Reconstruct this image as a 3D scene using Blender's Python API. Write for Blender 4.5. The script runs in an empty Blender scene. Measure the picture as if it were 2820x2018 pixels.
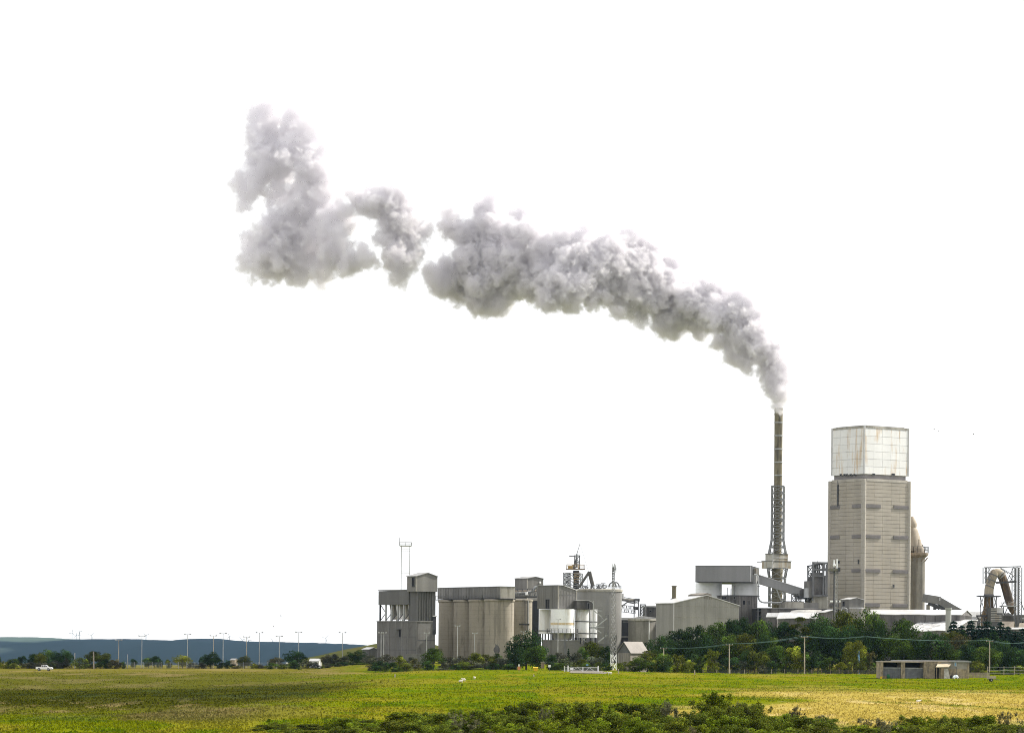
import bpy, math, random
import numpy as np
from mathutils import Vector, Matrix
R = math.radians
SC = bpy.context.scene
COL = SC.collection
random.seed(7)
RNG = np.random.default_rng(11)

# ---------------------------------------------------------------- camera, world, sun, exposure
F, CX, HY, H, TH = 8300.0, 1410.0, 1790.0, 8.0, R(0.5)      # survey of the photo: focal length, axis, horizon (2820x2018 px), eye height
cam = bpy.data.cameras.new('camera')
camo = bpy.data.objects.new('camera', cam); COL.objects.link(camo)
cam.sensor_fit = 'HORIZONTAL'; cam.sensor_width = 36
cam.lens = 36 * F / 2820
cam.shift_y = (HY - 1009) / 2820
cam.clip_start = 1; cam.clip_end = 40000
c_, s_ = math.cos(TH), math.sin(TH)
camo.matrix_world = Matrix(((c_, -s_, 0, 0), (0, 0, -1, 0), (s_, c_, 0, H), (0, 0, 0, 1)))
SC.camera = camo

SUN_AZ, SUN_EL = R(68), R(42)                                 # right of the view axis and behind the plant
world = bpy.data.worlds.new('World'); SC.world = world
world.use_nodes = True
nt = world.node_tree; nt.nodes.clear()
sky = nt.nodes.new('ShaderNodeTexSky'); sky.sky_type = 'NISHITA'; sky.sun_disc = False
sky.sun_elevation = SUN_EL; sky.sun_rotation = SUN_AZ
bg1 = nt.nodes.new('ShaderNodeBackground'); bg1.inputs[1].default_value = 0.12
nt.links.new(sky.outputs[0], bg1.inputs[0])
bg2 = nt.nodes.new('ShaderNodeBackground'); bg2.inputs[0].default_value = (1, .995, .99, 1); bg2.inputs[1].default_value = .82   # bright white cloud sheet
tc = nt.nodes.new('ShaderNodeTexCoord'); nz = nt.nodes.new('ShaderNodeTexNoise'); nz.inputs['Scale'].default_value = 3; nz.inputs['Detail'].default_value = 4
nt.links.new(tc.outputs['Generated'], nz.inputs['Vector'])
mr = nt.nodes.new('ShaderNodeMapRange'); mr.inputs[1].default_value = .3; mr.inputs[2].default_value = .7; mr.inputs[3].default_value = .94; mr.inputs[4].default_value = 1
nt.links.new(nz.outputs[0], mr.inputs[0])
mx = nt.nodes.new('ShaderNodeMixShader'); out = nt.nodes.new('ShaderNodeOutputWorld')
nt.links.new(mr.outputs[0], mx.inputs[0]); nt.links.new(bg1.outputs[0], mx.inputs[1]); nt.links.new(bg2.outputs[0], mx.inputs[2]); nt.links.new(mx.outputs[0], out.inputs[0])

sl = bpy.data.lights.new('sun', 'SUN'); sl.energy = 5.0; sl.angle = R(.6); sl.color = (1, .95, .86)
so = bpy.data.objects.new('sun', sl); COL.objects.link(so); so.location = (0, 0, 300)
sdir = Vector((math.sin(SUN_AZ) * math.cos(SUN_EL), math.cos(SUN_AZ) * math.cos(SUN_EL), math.sin(SUN_EL)))
so.rotation_euler = sdir.to_track_quat('Z', 'Y').to_euler()
SC.view_settings.view_transform = 'Standard'; SC.view_settings.look = 'None'
SC.view_settings.exposure = .62; SC.view_settings.gamma = 1; SC.view_settings.use_curve_mapping = False
SC.render.engine = 'CYCLES'
SC.cycles.max_bounces = 8; SC.cycles.diffuse_bounces = 2; SC.cycles.volume_bounces = 6; SC.cycles.transparent_max_bounces = 4
SC.cycles.use_denoising = True; SC.cycles.denoising_prefilter = 'NONE'
SC.cycles.volume_max_steps = 512
SC.cycles.filter_width = 1.0

# ---------------------------------------------------------------- helpers
def P(px, py, d):
    u = (px - CX) / F; v = (HY - py) / F
    return Vector((d * (u * c_ - v * s_), d, H + d * (u * s_ + v * c_)))
ZR = {0: (0, 0, .8046), 1: (0, 1680, 4.054), 2: (540, 1680, 4.054), 3: (1020, 1480, 4.061), 4: (1400, 1480, 4.061), 5: (1780, 1500, 4.061), 6: (2060, 1100, 2.706),
      7: (2240, 1520, 3.914), 8: (1380, 1820, 3.914), 9: (2580, 1540, 6.767), 10: (2080, 1500, 6.246), 11: (2400, 1780, 5.405), 12: (1150, 500, 2.1215), 13: (600, 240, 2.707)}
def hit(n, x, y, d0=1000, d1=180):               # where the line of sight through a surveyed pixel meets the ground
    ds = np.linspace(d1, d0, 1641); px, py = q(n, x, y); u = (px - CX) / F; v = (HY - py) / F
    z = H + ds * (u * s_ + v * c_); X = ds * (u * c_ - v * s_); k = np.argmax(z < gh(X, ds) + .0)
    return float(ds[k]) if (z < gh(X, ds)).any() else d0
def q(n, x, y):
    a, b, s = ZR[n]
    return a + x / s, b + y / s
def W(n, x, y, d):
    return P(*q(n, x, y), d)
def S(n, w, d):                                  # a measured width in metres at distance d
    return w / ZR[n][2] * d / F
ZG = 4.0                                         # level of the works yard

WL = {}
def thing(name, label, cat, loc, group=None):
    o = bpy.data.objects.new(name, None); COL.objects.link(o)
    o.empty_display_size = .5; o.location = loc; WL[o.name] = Vector(loc)
    o['label'] = label; o['category'] = cat; o['kind'] = 'thing'
    if group: o['group'] = group
    return o
def tag(o, label=None, cat=None, group=None, kind=None):
    if label: o['label'] = label
    if cat: o['category'] = cat
    if group: o['group'] = group
    if kind: o['kind'] = kind
    return o

class MB:
    def __init__(s): s.v = []; s.f = []
    def add(s, vs, fs):
        n = len(s.v); s.v += [tuple(p) for p in vs]; s.f += [tuple(i + n for i in f) for f in fs]; return s
    def hexa(s, p):                              # 8 points: bottom ring 0-3, top ring 4-7
        return s.add(p, [(3, 2, 1, 0), (4, 5, 6, 7), (0, 1, 5, 4), (1, 2, 6, 5), (2, 3, 7, 6), (3, 0, 4, 7)])
    def box(s, c, sz, rz=0):
        x, y, z = (k / 2 for k in sz); cr, sr = math.cos(rz), math.sin(rz); c = Vector(c)
        ring = [(-x, -y), (x, -y), (x, y), (-x, y)]
        return s.hexa([(c.x + a * cr - b * sr, c.y + a * sr + b * cr, c.z + h) for h in (-z, z) for a, b in ring])
    def fbox(s, fr, r0, r1, l0, l1, z0, z1):
        return s.hexa([fr.p(a, b, z) for z in (z0, z1) for a, b in ((r0, l0), (r1, l0), (r1, l1), (r0, l1))])
    def prof(s, fr, pts, l0, l1):                # polygon in r-z pushed along l
        n = len(pts); a = [fr.p(r, l0, z) for r, z in pts]; b = [fr.p(r, l1, z) for r, z in pts]
        return s.add(a + b, [tuple(range(n)), tuple(range(2 * n - 1, n - 1, -1))] + [(i, i + n, (i + 1) % n + n, (i + 1) % n) for i in range(n)])
    def profl(s, fr, pts, r0, r1):               # polygon in l-z pushed along r
        n = len(pts); a = [fr.p(r0, l, z) for l, z in pts]; b = [fr.p(r1, l, z) for l, z in pts]
        return s.add(a + b, [tuple(range(n)), tuple(range(2 * n - 1, n - 1, -1))] + [(i, i + n, (i + 1) % n + n, (i + 1) % n) for i in range(n)])
    def bar(s, a, b, w=.2, h=None):
        a = Vector(a); b = Vector(b); d = (b - a)
        if d.length < 1e-5: return s
        d.normalize(); up = Vector((0, 0, 1)) if abs(d.z) < .95 else Vector((0, 1, 0))
        x = d.cross(up).normalized(); y = x.cross(d); h = h or w
        k = [(-w / 2, -h / 2), (w / 2, -h / 2), (w / 2, h / 2), (-w / 2, h / 2)]
        return s.hexa([p + x * i + y * j for p in (a, b) for i, j in k])
    def path(s, pts, r, n=8, cap=True):
        pts = [Vector(p) for p in pts]; rr = r if isinstance(r, (list, tuple)) else [r] * len(pts); vs = []; fs = []; m = len(pts)
        ref = None
        for i, p in enumerate(pts):
            d = (pts[min(i + 1, m - 1)] - pts[max(i - 1, 0)]).normalized()
            if ref is None:
                up = Vector((0, 0, 1)) if abs(d.z) < .9 else Vector((1, 0, 0)); ref = d.cross(up).normalized()
            x = (ref - d * ref.dot(d)).normalized(); ref = x; y = d.cross(x)
            vs += [p + (x * math.cos(2 * math.pi * k / n) + y * math.sin(2 * math.pi * k / n)) * rr[i] for k in range(n)]
        for i in range(m - 1):
            fs += [(i * n + k, i * n + (k + 1) % n, (i + 1) * n + (k + 1) % n, (i + 1) * n + k) for k in range(n)]
        if cap: fs += [tuple(range(n - 1, -1, -1)), tuple(range((m - 1) * n, m * n))]
        return s.add(vs, fs)
    def tube(s, a, b, r, r1=None, n=10): return s.path([a, b], [r, r if r1 is None else r1], n)
    def lathe(s, c, pr, n=24):                   # pr: (radius, z) from below up; closed by caps
        vs = [(c[0] + r * math.cos(2 * math.pi * k / n), c[1] + r * math.sin(2 * math.pi * k / n), z) for r, z in pr for k in range(n)]
        m = len(pr)
        fs = [(i * n + k, i * n + (k + 1) % n, (i + 1) * n + (k + 1) % n, (i + 1) * n + k) for i in range(m - 1) for k in range(n)]
        fs += [tuple(range(n - 1, -1, -1)), tuple(range((m - 1) * n, m * n))]
        return s.add(vs, fs)
    def lattice(s, ca, cb, ra, rb, nb, w, n=4, rot=0, horiz=True, legs=True, x=True):   # braced mast between two centres
        ca = Vector(ca); cb = Vector(cb)
        def c(t, k):
            r = ra + (rb - ra) * t; a = rot + 2 * math.pi * k / n
            return ca.lerp(cb, t) + Vector((math.cos(a) * r, math.sin(a) * r, 0))
        for k in range(n):
            if legs: s.bar(c(0, k), c(1, k), w * 1.5)
            for i in range(nb):
                t0, t1 = i / nb, (i + 1) / nb
                if horiz: s.bar(c(t1, k), c(t1, k + 1), w)
                s.bar(c(t0, k), c(t1, k + 1), w * .8)
                if x: s.bar(c(t0, k + 1), c(t1, k), w * .8)
        return s
    def truss(s, a0, a1, b0, b1, n, w):          # flat truss between chord a and chord b
        a0, a1, b0, b1 = map(Vector, (a0, a1, b0, b1)); s.bar(a0, a1, w * 1.5); s.bar(b0, b1, w * 1.5)
        for i in range(n):
            t, u = i / n, (i + 1) / n
            s.bar(a0.lerp(a1, t), b0.lerp(b1, t), w)
            if i % 2: s.bar(a0.lerp(a1, t), b0.lerp(b1, u), w)
            else: s.bar(b0.lerp(b1, t), a0.lerp(a1, u), w)
        s.bar(a1, b1, w); return s
    def rail(s, pts, h=1.1, w=.07, step=1.6):
        pts = [Vector(p) for p in pts]; up = Vector((0, 0, h))
        for a, b in zip(pts, pts[1:]):
            s.bar(a + up, b + up, w); s.bar(a + up * .5, b + up * .5, w * .8)
            k = max(1, int((b - a).length / step))
            for i in range(k + 1): p = a.lerp(b, i / k); s.bar(p, p + up, w)
        return s
    def build(s, name, mat, parent=None, kind=None, label=None, smooth=False):
        off = WL[parent.name] if parent else Vector((0, 0, 0))
        me = bpy.data.meshes.new(name)
        me.from_pydata([(x - off.x, y - off.y, z - off.z) for x, y, z in s.v], [], s.f)
        me.materials.append(mat); me.validate()
        if smooth:
            me.polygons.foreach_set('use_smooth', [True] * len(me.polygons)); me.set_sharp_from_angle(angle=R(40))
        me.update()
        o = bpy.data.objects.new(name, me); COL.objects.link(o)
        if parent: o.parent = parent
        WL[o.name] = off.copy()
        if kind: o['kind'] = kind
        if label: o['label'] = label
        return o

class Fr:                                        # a building frame: near corner, right face (r) and left face (l)
    def __init__(s, n, xl, xc, xr, d, psi, y=None, z=0):
        s.n, s.xc, s.d = n, xc, d; s.y = y if y is not None else 900; psi = R(psi)
        c = W(n, xc, s.y, d); s.C = Vector((c.x, d)); s.er = Vector((math.cos(psi), math.sin(psi))); s.el = Vector((-math.sin(psi), math.cos(psi)))
        s.a = s.r(xr); s.b = s.l(xl); s.psi = psi
    def _u(s, x): p = W(s.n, x, s.y, 1000.); return p.x / 1000.
    def r(s, x): u = s._u(x); return (u * s.d - s.C.x) / (s.er.x - u * s.er.y)
    def l(s, x): u = s._u(x); return (u * s.d - s.C.x) / (s.el.x - u * s.el.y)
    def z(s, y): return W(s.n, s.xc, y, s.d).z
    def zr(s, y, x): p = s.p(s.r(x), 0, 0); return W(s.n, x, y, p.y).z      # height of a pixel on the right face
    def zl(s, y, x): p = s.p(0, s.l(x), 0); return W(s.n, x, y, p.y).z
    def p(s, r, l, z): w = s.C + s.er * r + s.el * l; return Vector((w.x, w.y, z))
    def base(s, z=None): return s.p(s.a / 2, s.b / 2, ZG if z is None else z)

MATS = {}
def lin(c):
    return tuple((k / 255 / 12.92) if k / 255 <= .04045 else ((k / 255 + .055) / 1.055) ** 2.4 for k in c)
def mat(name, c, v=.2, sc=.12, streak=.25, rough=.85, metal=0, stain=None, sa=.5, ss=.25, rnd=0, spec=.3, joints=0):
    if name in MATS: return MATS[name]
    m = bpy.data.materials.new(name); m.use_nodes = True; n = m.node_tree.nodes; L = m.node_tree.links
    b = n['Principled BSDF']; b.inputs['Roughness'].default_value = rough; b.inputs['Metallic'].default_value = metal
    b.inputs['Specular IOR Level'].default_value = spec
    g = n.new('ShaderNodeNewGeometry')
    def noise(scale, det, vec=(1, 1, 1), dist=0):
        mp = n.new('ShaderNodeMapping'); mp.inputs['Scale'].default_value = vec; L.new(g.outputs['Position'], mp.inputs[0])
        t = n.new('ShaderNodeTexNoise'); t.inputs['Scale'].default_value = scale; t.inputs['Detail'].default_value = det; t.inputs['Roughness'].default_value = .6
        t.inputs['Distortion'].default_value = dist
        L.new(mp.outputs[0], t.inputs['Vector']); return t.outputs[0]
    def rng(x, a, bb, c0, c1):
        k = n.new('ShaderNodeMapRange'); L.new(x, k.inputs[0])
        for i, val in zip((1, 2, 3, 4), (a, bb, c0, c1)): k.inputs[i].default_value = val
        return k.outputs[0]
    def mul(x, y):
        k = n.new('ShaderNodeMath'); k.operation = 'MULTIPLY'; L.new(x, k.inputs[0]); L.new(y, k.inputs[1]); return k.outputs[0]
    f = rng(noise(sc, 6), .3, .7, 1 - v, 1 + v)
    f = mul(f, rng(noise(2.2, 4), .3, .7, 1 - v * .5, 1 + v * .5))
    if streak: f = mul(f, rng(noise(.38, 6, (1, 1, .05)), .36, .68, 1 + streak * .35, 1 - streak))
    if rnd:
        oi = n.new('ShaderNodeObjectInfo'); f = mul(f, rng(oi.outputs['Random'], 0, 1, 1 - rnd, 1 + rnd))
    if joints:
        sx = n.new('ShaderNodeSeparateXYZ'); L.new(g.outputs['Position'], sx.inputs[0])
        k = n.new('ShaderNodeMath'); k.operation = 'PINGPONG'; k.inputs[1].default_value = joints / 2; L.new(sx.outputs[2], k.inputs[0])
        f = mul(f, rng(mul(k.outputs[0], rng(noise(.5, 3), .35, .5, 1, 4)), .02, .14, .72, 1))
    vm = n.new('ShaderNodeVectorMath'); vm.operation = 'SCALE'; vm.inputs[0].default_value = c[:3]; L.new(f, vm.inputs['Scale'])
    col = vm.outputs[0]
    if stain:
        k = rng(mul(noise(ss, 6, (1, 1, .35), 1.2), rng(noise(1.1, 4, (1, 1, .06)), .35, .6, .7, 1.15)), .5, .66, 0, sa)
        mxx = n.new('ShaderNodeMix'); mxx.data_type = 'RGBA'; L.new(k, mxx.inputs[0]); L.new(col, mxx.inputs[6]); mxx.inputs[7].default_value = (*stain, 1); col = mxx.outputs[2]
    L.new(col, b.inputs['Base Color'])
    bp = n.new('ShaderNodeBump'); bp.inputs['Strength'].default_value = .25; bp.inputs['Distance'].default_value = .05
    L.new(noise(3, 5), bp.inputs['Height']); L.new(bp.outputs[0], b.inputs['Normal'])
    MATS[name] = m; return m

RUST = (.20, .10, .045)
m_block = mat('block_concrete', (.150, .145, .138), .16, .1, .22, stain=(.05, .048, .045), sa=.5)
m_clad = mat('grey_cladding', (.112, .110, .106), .14, .08, .3, rough=.6)
m_clad2 = mat('mid_cladding', (.17, .165, .155), .14, .08, .28, rough=.6)
m_silo = mat('silo_concrete', (.325, .292, .238), .12, .12, .10, stain=(.12, .108, .09), sa=.5, joints=1.25)
m_galv = mat('gallery_sheet', (.175, .17, .162), .2, .1, .35, rough=.65, stain=(.09, .085, .078), sa=.5)
m_pale = mat('pale_concrete', (.33, .315, .275), .2, .12, .35, stain=(.13, .115, .09), sa=.5)
m_white = mat('white_paint', (.78, .79, .80), .08, .1, .14, rough=.45, stain=(.48, .43, .34), sa=.5)
m_whitem = mat('white_metal', (.86, .88, .90), .03, .1, .06, rough=.4, spec=.5)
m_roof = mat('pale_roof_sheet', (.50, .50, .50), .15, .2, .2, rough=.35, spec=.6, stain=(.35, .33, .3), sa=.4)
m_roofg = mat('grey_roof_sheet', (.26, .26, .26), .2, .2, .1, rough=.6)
m_steel = mat('grey_steel', (.13, .13, .135), .2, .4, 0, rough=.55)
m_steell = mat('light_steel', (.36, .37, .37), .2, .4, .1, rough=.5)
m_lat = mat('lattice_steel', (.23, .235, .24), .2, .4, .1, rough=.5)
m_steeld = mat('dark_steel', (.055, .055, .06), .25, .4, 0, rough=.6)
m_rusty = mat('rusty_steel', (.26, .21, .16), .4, .5, .2, stain=RUST, sa=.8)
m_yellow = mat('ochre_steel', (.45, .30, .10), .25, .5, .2)
m_dark = mat('dark_opening', (.012, .012, .016), .3, .4, 0)  # near-black: shade inside windows and doorways painted on flat panels
m_darkclad = mat('dark_sheet', (.035, .035, .042), .25, .1, .3, rough=.6)
m_tower = mat('tower_panel', (.335, .306, .262), .07, .08, .10, rnd=.05, stain=(.34, .30, .24), sa=.4, ss=.12)
m_towerl = mat('tower_edge', (.37, .345, .305), .1, .1, .2)
m_towtop = mat('white_panel', (.70, .70, .69), .04, .08, .06, rnd=.035, rough=.5, stain=(.50, .36, .21), sa=.75, ss=.16)
m_louvre = mat('louvre', (.22, .205, .205), .15, .3, .1)
m_stack = mat('stack_steel', (.215, .19, .125), .22, .15, .35, rough=.7, stain=(.05, .045, .038), sa=.7, ss=.2)
m_stackbox = mat('stack_box', (.42, .41, .37), .15, .2, .3, stain=(.28, .2, .11), sa=.6)
m_ribconc = mat('stained_concrete', (.125, .118, .115), .3, .15, .55, stain=(.045, .04, .042), sa=.7)
m_corr = mat('corrugated_sheet', (.155, .147, .143), .25, .12, .5)
m_duct = mat('duct_lining', (.36, .31, .235), .2, .15, .3, stain=(.12, .085, .06), sa=.7)
m_ductd = mat('burnt_duct', (.075, .055, .04), .4, .12, .4, stain=(.30, .2, .1), sa=.8, ss=.15)
m_dust = mat('dusty_cone', (.33, .285, .23), .2, .3, .3)
m_stone = mat('rubble_stone', (.30, .245, .17), .35, 1.2, .1, stain=(.10, .088, .07), sa=.7, ss=1.2)
m_wood = mat('weathered_wood', (.22, .17, .12), .25, .8, .2)
m_woodp = mat('pale_wood', (.42, .36, .29), .25, .8, .2)
m_carw = mat('car_white', (.80, .81, .82), .02, .3, 0, rough=.25, spec=.5)
m_glass = mat('car_glass', (.02, .024, .03), .1, .3, 0, rough=.1, spec=.6)
m_tyre = mat('tyre_rubber', (.02, .02, .02), .1, .3, 0)
m_fleece = mat('fleece', (.66, .62, .54), .12, 2, 0)
m_face = mat('dark_face', (.04, .035, .03), .1, 2, 0)
m_orange = mat('orange_board', (.55, .22, .10), .1, 1, 0)
m_yelp = mat('yellow_plastic', (.62, .40, .03), .1, 1, 0)
m_green = mat('green_plastic', (.02, .10, .05), .1, 1, 0)
m_blue = mat('blue_paint', (.20, .36, .55), .1, 1, 0)
m_road = mat('track_gravel', (.135, .118, .092), .2, .5, 0)
m_wire = mat('wire_sheath', (.12, .20, .19), .1, 1, 0, rough=.4)
# ---------------------------------------------------------------- land
def vnoise(x, y, seed=0):
    xi = np.floor(x).astype(np.int64); yi = np.floor(y).astype(np.int64); fx = x - xi; fy = y - yi
    def h(a, b):
        n = (a * 374761393 + b * 668265263 + seed * 974634757) & 0x7fffffff
        n = ((n ^ (n >> 13)) * 1274126177) & 0x7fffffff
        return ((n ^ (n >> 16)) & 0xffff) / 65535.
    u = fx * fx * (3 - 2 * fx); w = fy * fy * (3 - 2 * fy)
    return (h(xi, yi) * (1 - u) + h(xi + 1, yi) * u) * (1 - w) + (h(xi, yi + 1) * (1 - u) + h(xi + 1, yi + 1) * u) * w
def fbm(x, y, o=4, seed=0):
    t = 0; a = .5
    for i in range(o): t = t + a * vnoise(x * 2 ** i, y * 2 ** i, seed + i); a *= .5
    return t
def sstep(a, b, x):
    t = np.clip((x - a) / (b - a), 0, 1); return t * t * (3 - 2 * t)
def bump(x, y, cx, cy, sx, sy): return np.exp(-((x - cx) / sx) ** 2 - ((y - cy) / sy) ** 2)
def gh(x, y):                                    # ground height
    x = np.asarray(x, float); y = np.asarray(y, float)
    z = .7 + .9 * sstep(230, 480, y) + .5 * sstep(500, 760, y) + .3 * sstep(800, 930, y)
    side = sstep(-48, -18, x)                    # the bank in the middle and on the right
    z = z + side * (.9 * bump(x, y, 5, 600, 38, 140) + .95 * sstep(540, 680, y) * bump(x, y, -8, 690, 42, 80))
    z = z - (1 - side) * .75 * bump(x, y, -75, 560, 60, 130)          # hollow on the left
    z = z + (ZG - 2.4) * sstep(770, 850, y) * sstep(-62, -42, x)      # works yard
    z = z + (fbm(x * .045, y * .03, 4) - .47) * .8 * sstep(60, 250, y) * (1 - sstep(760, 830, y))
    z = z + .0087 * x * sstep(150, 500, y) * (1 - sstep(1080, 2300, y))          # the meadow tilts gently across the view
    z = z - 30 * sstep(1080, 2300, y)
    return z
rows = np.concatenate([np.linspace(40, 190, 20), 1 / np.linspace(1 / 195, 1 / 1000, 330), np.linspace(1020, 2400, 30), np.geomspace(2600, 9400, 12)])
cols = np.linspace(-1, 1, 380)
gx = (cols[None, :] * (.235 * rows[:, None] + 45)); gy = np.repeat(rows[:, None], len(cols), 1)
gz = gh(gx, gy)

def veg(x, y):                                   # what grows where, with painted cloud shade: linear base colour of the sward
    x = np.asarray(x, float); y = np.asarray(y, float)
    t = x / y * F + CX                           # bearing, as a survey column
    n1 = fbm(x * .11 + 7, y * .035, 5, 3); n2 = fbm(x * .35, y * .10, 4, 9); n3 = fbm(x * .03, y * .012 + 4, 4, 21); n4 = fbm(x * 1.3, y * .5, 3, 33)
    green = np.array([.116, .136, .004]); yel = np.array([.33, .255, .060]); dark = np.array([.040, .050, .006]); olive = np.array([.072, .072, .010]); tan = np.array([.190, .145, .060]); lush = np.array([.074, .112, .003])
    def mixc(a, b, k): return a + (b - a) * np.clip(k, 0, 1)[..., None]
    c = np.broadcast_to(green, x.shape + (3,))
    c = mixc(c, lush, sstep(.45, .62, n2))
    c = mixc(c, np.array([.165, .152, .012]), sstep(.5, .62, n1) * .8)
    # dry hay on the right
    n5 = fbm(x * .035, y * .06, 4, 55)
    dry = (bump(t, y, 2620, 380, 700, 105) * 1.25 + .6 * bump(t, y, 2200, 320, 600, 45) + .35 * bump(t, y, 2100, 520, 500, 60)) * (.45 + 1.1 * n5)
    c = mixc(c, yel, sstep(.35, .75, dry * (.30 + n1 * 1.35)) * .9)
    c = mixc(c, np.array([.42, .335, .14]), sstep(.52, .66, n2) * sstep(.4, .9, dry) * .8)
    c = mixc(c, lush * .8, sstep(.56, .66, n1) * bump(t, y, 2500, 520, 700, 60))
    c = mixc(c, lush * .7, bump(y - (392 - (t - 2400) * .085) + 8 * (n1 - .5), y * 0, 0, 0, 2.6, 1) * sstep(2330, 2420, t) * .8)      # wheel track through the hay
    # cloud shade painted into the left sward as darker colour, among brown rough patches
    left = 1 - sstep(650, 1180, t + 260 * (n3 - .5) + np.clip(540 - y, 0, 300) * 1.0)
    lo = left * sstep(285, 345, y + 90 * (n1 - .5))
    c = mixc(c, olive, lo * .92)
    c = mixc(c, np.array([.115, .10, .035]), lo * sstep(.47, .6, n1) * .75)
    cloud_shade = (bump(t, y + 50 * (n3 - .5), 330, 462, 620, 105) + .7 * bump(t, y + 60 * (n1 - .5), 80, 440, 400, 80) + .55 * bump(t, y, 800, 560, 260, 90)) * (.55 + .9 * n3)
    c = mixc(c, dark * np.array([.95, .85, .6]), sstep(.3, .8, cloud_shade) * .9)
    c = mixc(c, np.array([.035, .05, .018]), sstep(.52, .64, n2) * sstep(.4, .9, cloud_shade) * .6)
    c = mixc(c, tan, left * sstep(.5, .62, n2) * bump(y, y * 0, 355, 0, 40, 1) * .7)
    c = mixc(c, np.array([.13, .115, .02]), left * sstep(720, 860, y) * .8)
    c = mixc(c, tan, sstep(.55, .68, n1) * sstep(640, 760, y) * .55)
    c = mixc(c, dark, sstep(.62, .70, n4) * .22)
    k = .90 + .20 * n4
    return np.clip(c * k[..., None] * .84, .002, 1)

def color_mesh(me, cols3):
    at = me.color_attributes.new('sward', 'FLOAT_COLOR', 'POINT')
    a = np.ones((len(me.vertices), 4), np.float32); a[:, :3] = cols3; at.data.foreach_set('color', a.ravel())
def vmat(name, trans=0, noise=True):
    m = bpy.data.materials.new(name); m.use_nodes = True; n = m.node_tree.nodes; L = m.node_tree.links
    b = n['Principled BSDF']; b.inputs['Roughness'].default_value = 1; b.inputs['Specular IOR Level'].default_value = 0
    a = n.new('ShaderNodeVertexColor'); a.layer_name = 'sward'; src = a.outputs[0]
    if noise:
        g = n.new('ShaderNodeNewGeometry'); t = n.new('ShaderNodeTexNoise'); t.inputs['Scale'].default_value = 1.1; t.inputs['Detail'].default_value = 6
        L.new(g.outputs['Position'], t.inputs['Vector'])
        k = n.new('ShaderNodeMapRange'); L.new(t.outputs[0], k.inputs[0]); k.inputs[1].default_value = .3; k.inputs[2].default_value = .7; k.inputs[3].default_value = .82; k.inputs[4].default_value = 1.28
        vm = n.new('ShaderNodeVectorMath'); vm.operation = 'SCALE'; L.new(src, vm.inputs[0]); L.new(k.outputs[0], vm.inputs['Scale']); src = vm.outputs[0]
        bp = n.new('ShaderNodeBump'); bp.inputs['Strength'].default_value = .6; bp.inputs['Distance'].default_value = .3; L.new(t.outputs[0], bp.inputs['Height']); L.new(bp.outputs[0], b.inputs['Normal'])
    L.new(src, b.inputs['Base Color'])
    if trans:
        tr = n.new('ShaderNodeBsdfTranslucent'); L.new(src, tr.inputs[0]); ms = n.new('ShaderNodeMixShader'); ms.inputs[0].default_value = trans
        L.new(b.outputs[0], ms.inputs[1]); L.new(tr.outputs[0], ms.inputs[2]); L.new(ms.outputs[0], n['Material Output'].inputs[0])
    return m
def np_mesh(name, v, f, m):
    me = bpy.data.meshes.new(name); v = np.asarray(v, np.float32); f = np.asarray(f, np.int32); k = f.shape[1]
    me.vertices.add(len(v)); me.vertices.foreach_set('co', v.ravel())
    me.loops.add(f.size); me.loops.foreach_set('vertex_index', f.ravel())
    me.polygons.add(len(f)); me.polygons.foreach_set('loop_start', np.arange(0, f.size, k, dtype=np.int32)); me.polygons.foreach_set('loop_total', np.full(len(f), k, np.int32))
    me.materials.append(m); me.update(calc_edges=True); me.validate(); return me
nr, nc = gx.shape
idx = np.arange(nr * nc).reshape(nr, nc)
gf = np.stack([idx[:-1, :-1], idx[:-1, 1:], idx[1:, 1:], idx[1:, :-1]], -1).reshape(-1, 4)
me = np_mesh('ground', np.stack([gx, gy, gz], -1).reshape(-1, 3), gf, vmat('meadow'))
me.polygons.foreach_set('use_smooth', [True] * len(me.polygons))
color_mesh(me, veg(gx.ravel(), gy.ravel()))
tag(bpy.data.objects.new('ground', me), 'rolling grass meadow in front of the works, green and straw coloured', kind='structure')
COL.objects.link(bpy.data.objects['ground'])

gp = W(4, 800, 1500, hit(8, 880, 113, 735))
# grass: small bent tufts standing on the meadow
N = 380000
gy_ = 1 / RNG.uniform(1 / 860, 1 / 215, N); gx_ = RNG.uniform(-1, 1, N) * (.20 * gy_ + 8)
dens = fbm(gx_ * .3, gy_ * .09, 3, 5)
on_track = (np.abs(gx_ - gp.x - 1) < 3.6 + .9 * np.sin(gy_ * .4)) & (gy_ > gp.y - 27) & (gy_ < gp.y + 60)
keep = ~on_track & (dens + RNG.uniform(-.25, .25, N) > .36); gx_, gy_ = gx_[keep], gy_[keep]; N = len(gx_)
gz_ = gh(gx_, gy_); hh = RNG.uniform(.07, .22, N) * (1.0 - .0003 * gy_) * (1 + .9 * (RNG.random(N) > .994)); ww = hh * RNG.uniform(.3, .9, N)
an = RNG.uniform(0, math.pi, N); lx = RNG.uniform(-.35, .35, N) * hh
ca, sa = np.cos(an) * ww, np.sin(an) * ww * .6
b0 = np.stack([gx_ - ca, gy_ - sa, gz_ - .03], -1); b1 = np.stack([gx_ + ca, gy_ + sa, gz_ - .03], -1)
t1 = np.stack([gx_ + ca * .6 + lx, gy_ + sa, gz_ + hh * RNG.uniform(.6, 1, N)], -1); t0 = np.stack([gx_ - ca * .5 + lx, gy_ - sa, gz_ + hh], -1)
v = np.stack([b0, b1, t1, t0], 1).reshape(-1, 3); f = np.arange(4 * N).reshape(N, 4)
me = np_mesh('grass', v, f, vmat('grass_blades', .75, False))
big_ = hh > .25
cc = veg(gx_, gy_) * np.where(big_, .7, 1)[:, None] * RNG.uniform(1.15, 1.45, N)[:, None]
color_mesh(me, np.repeat(cc, 4, 0))
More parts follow.
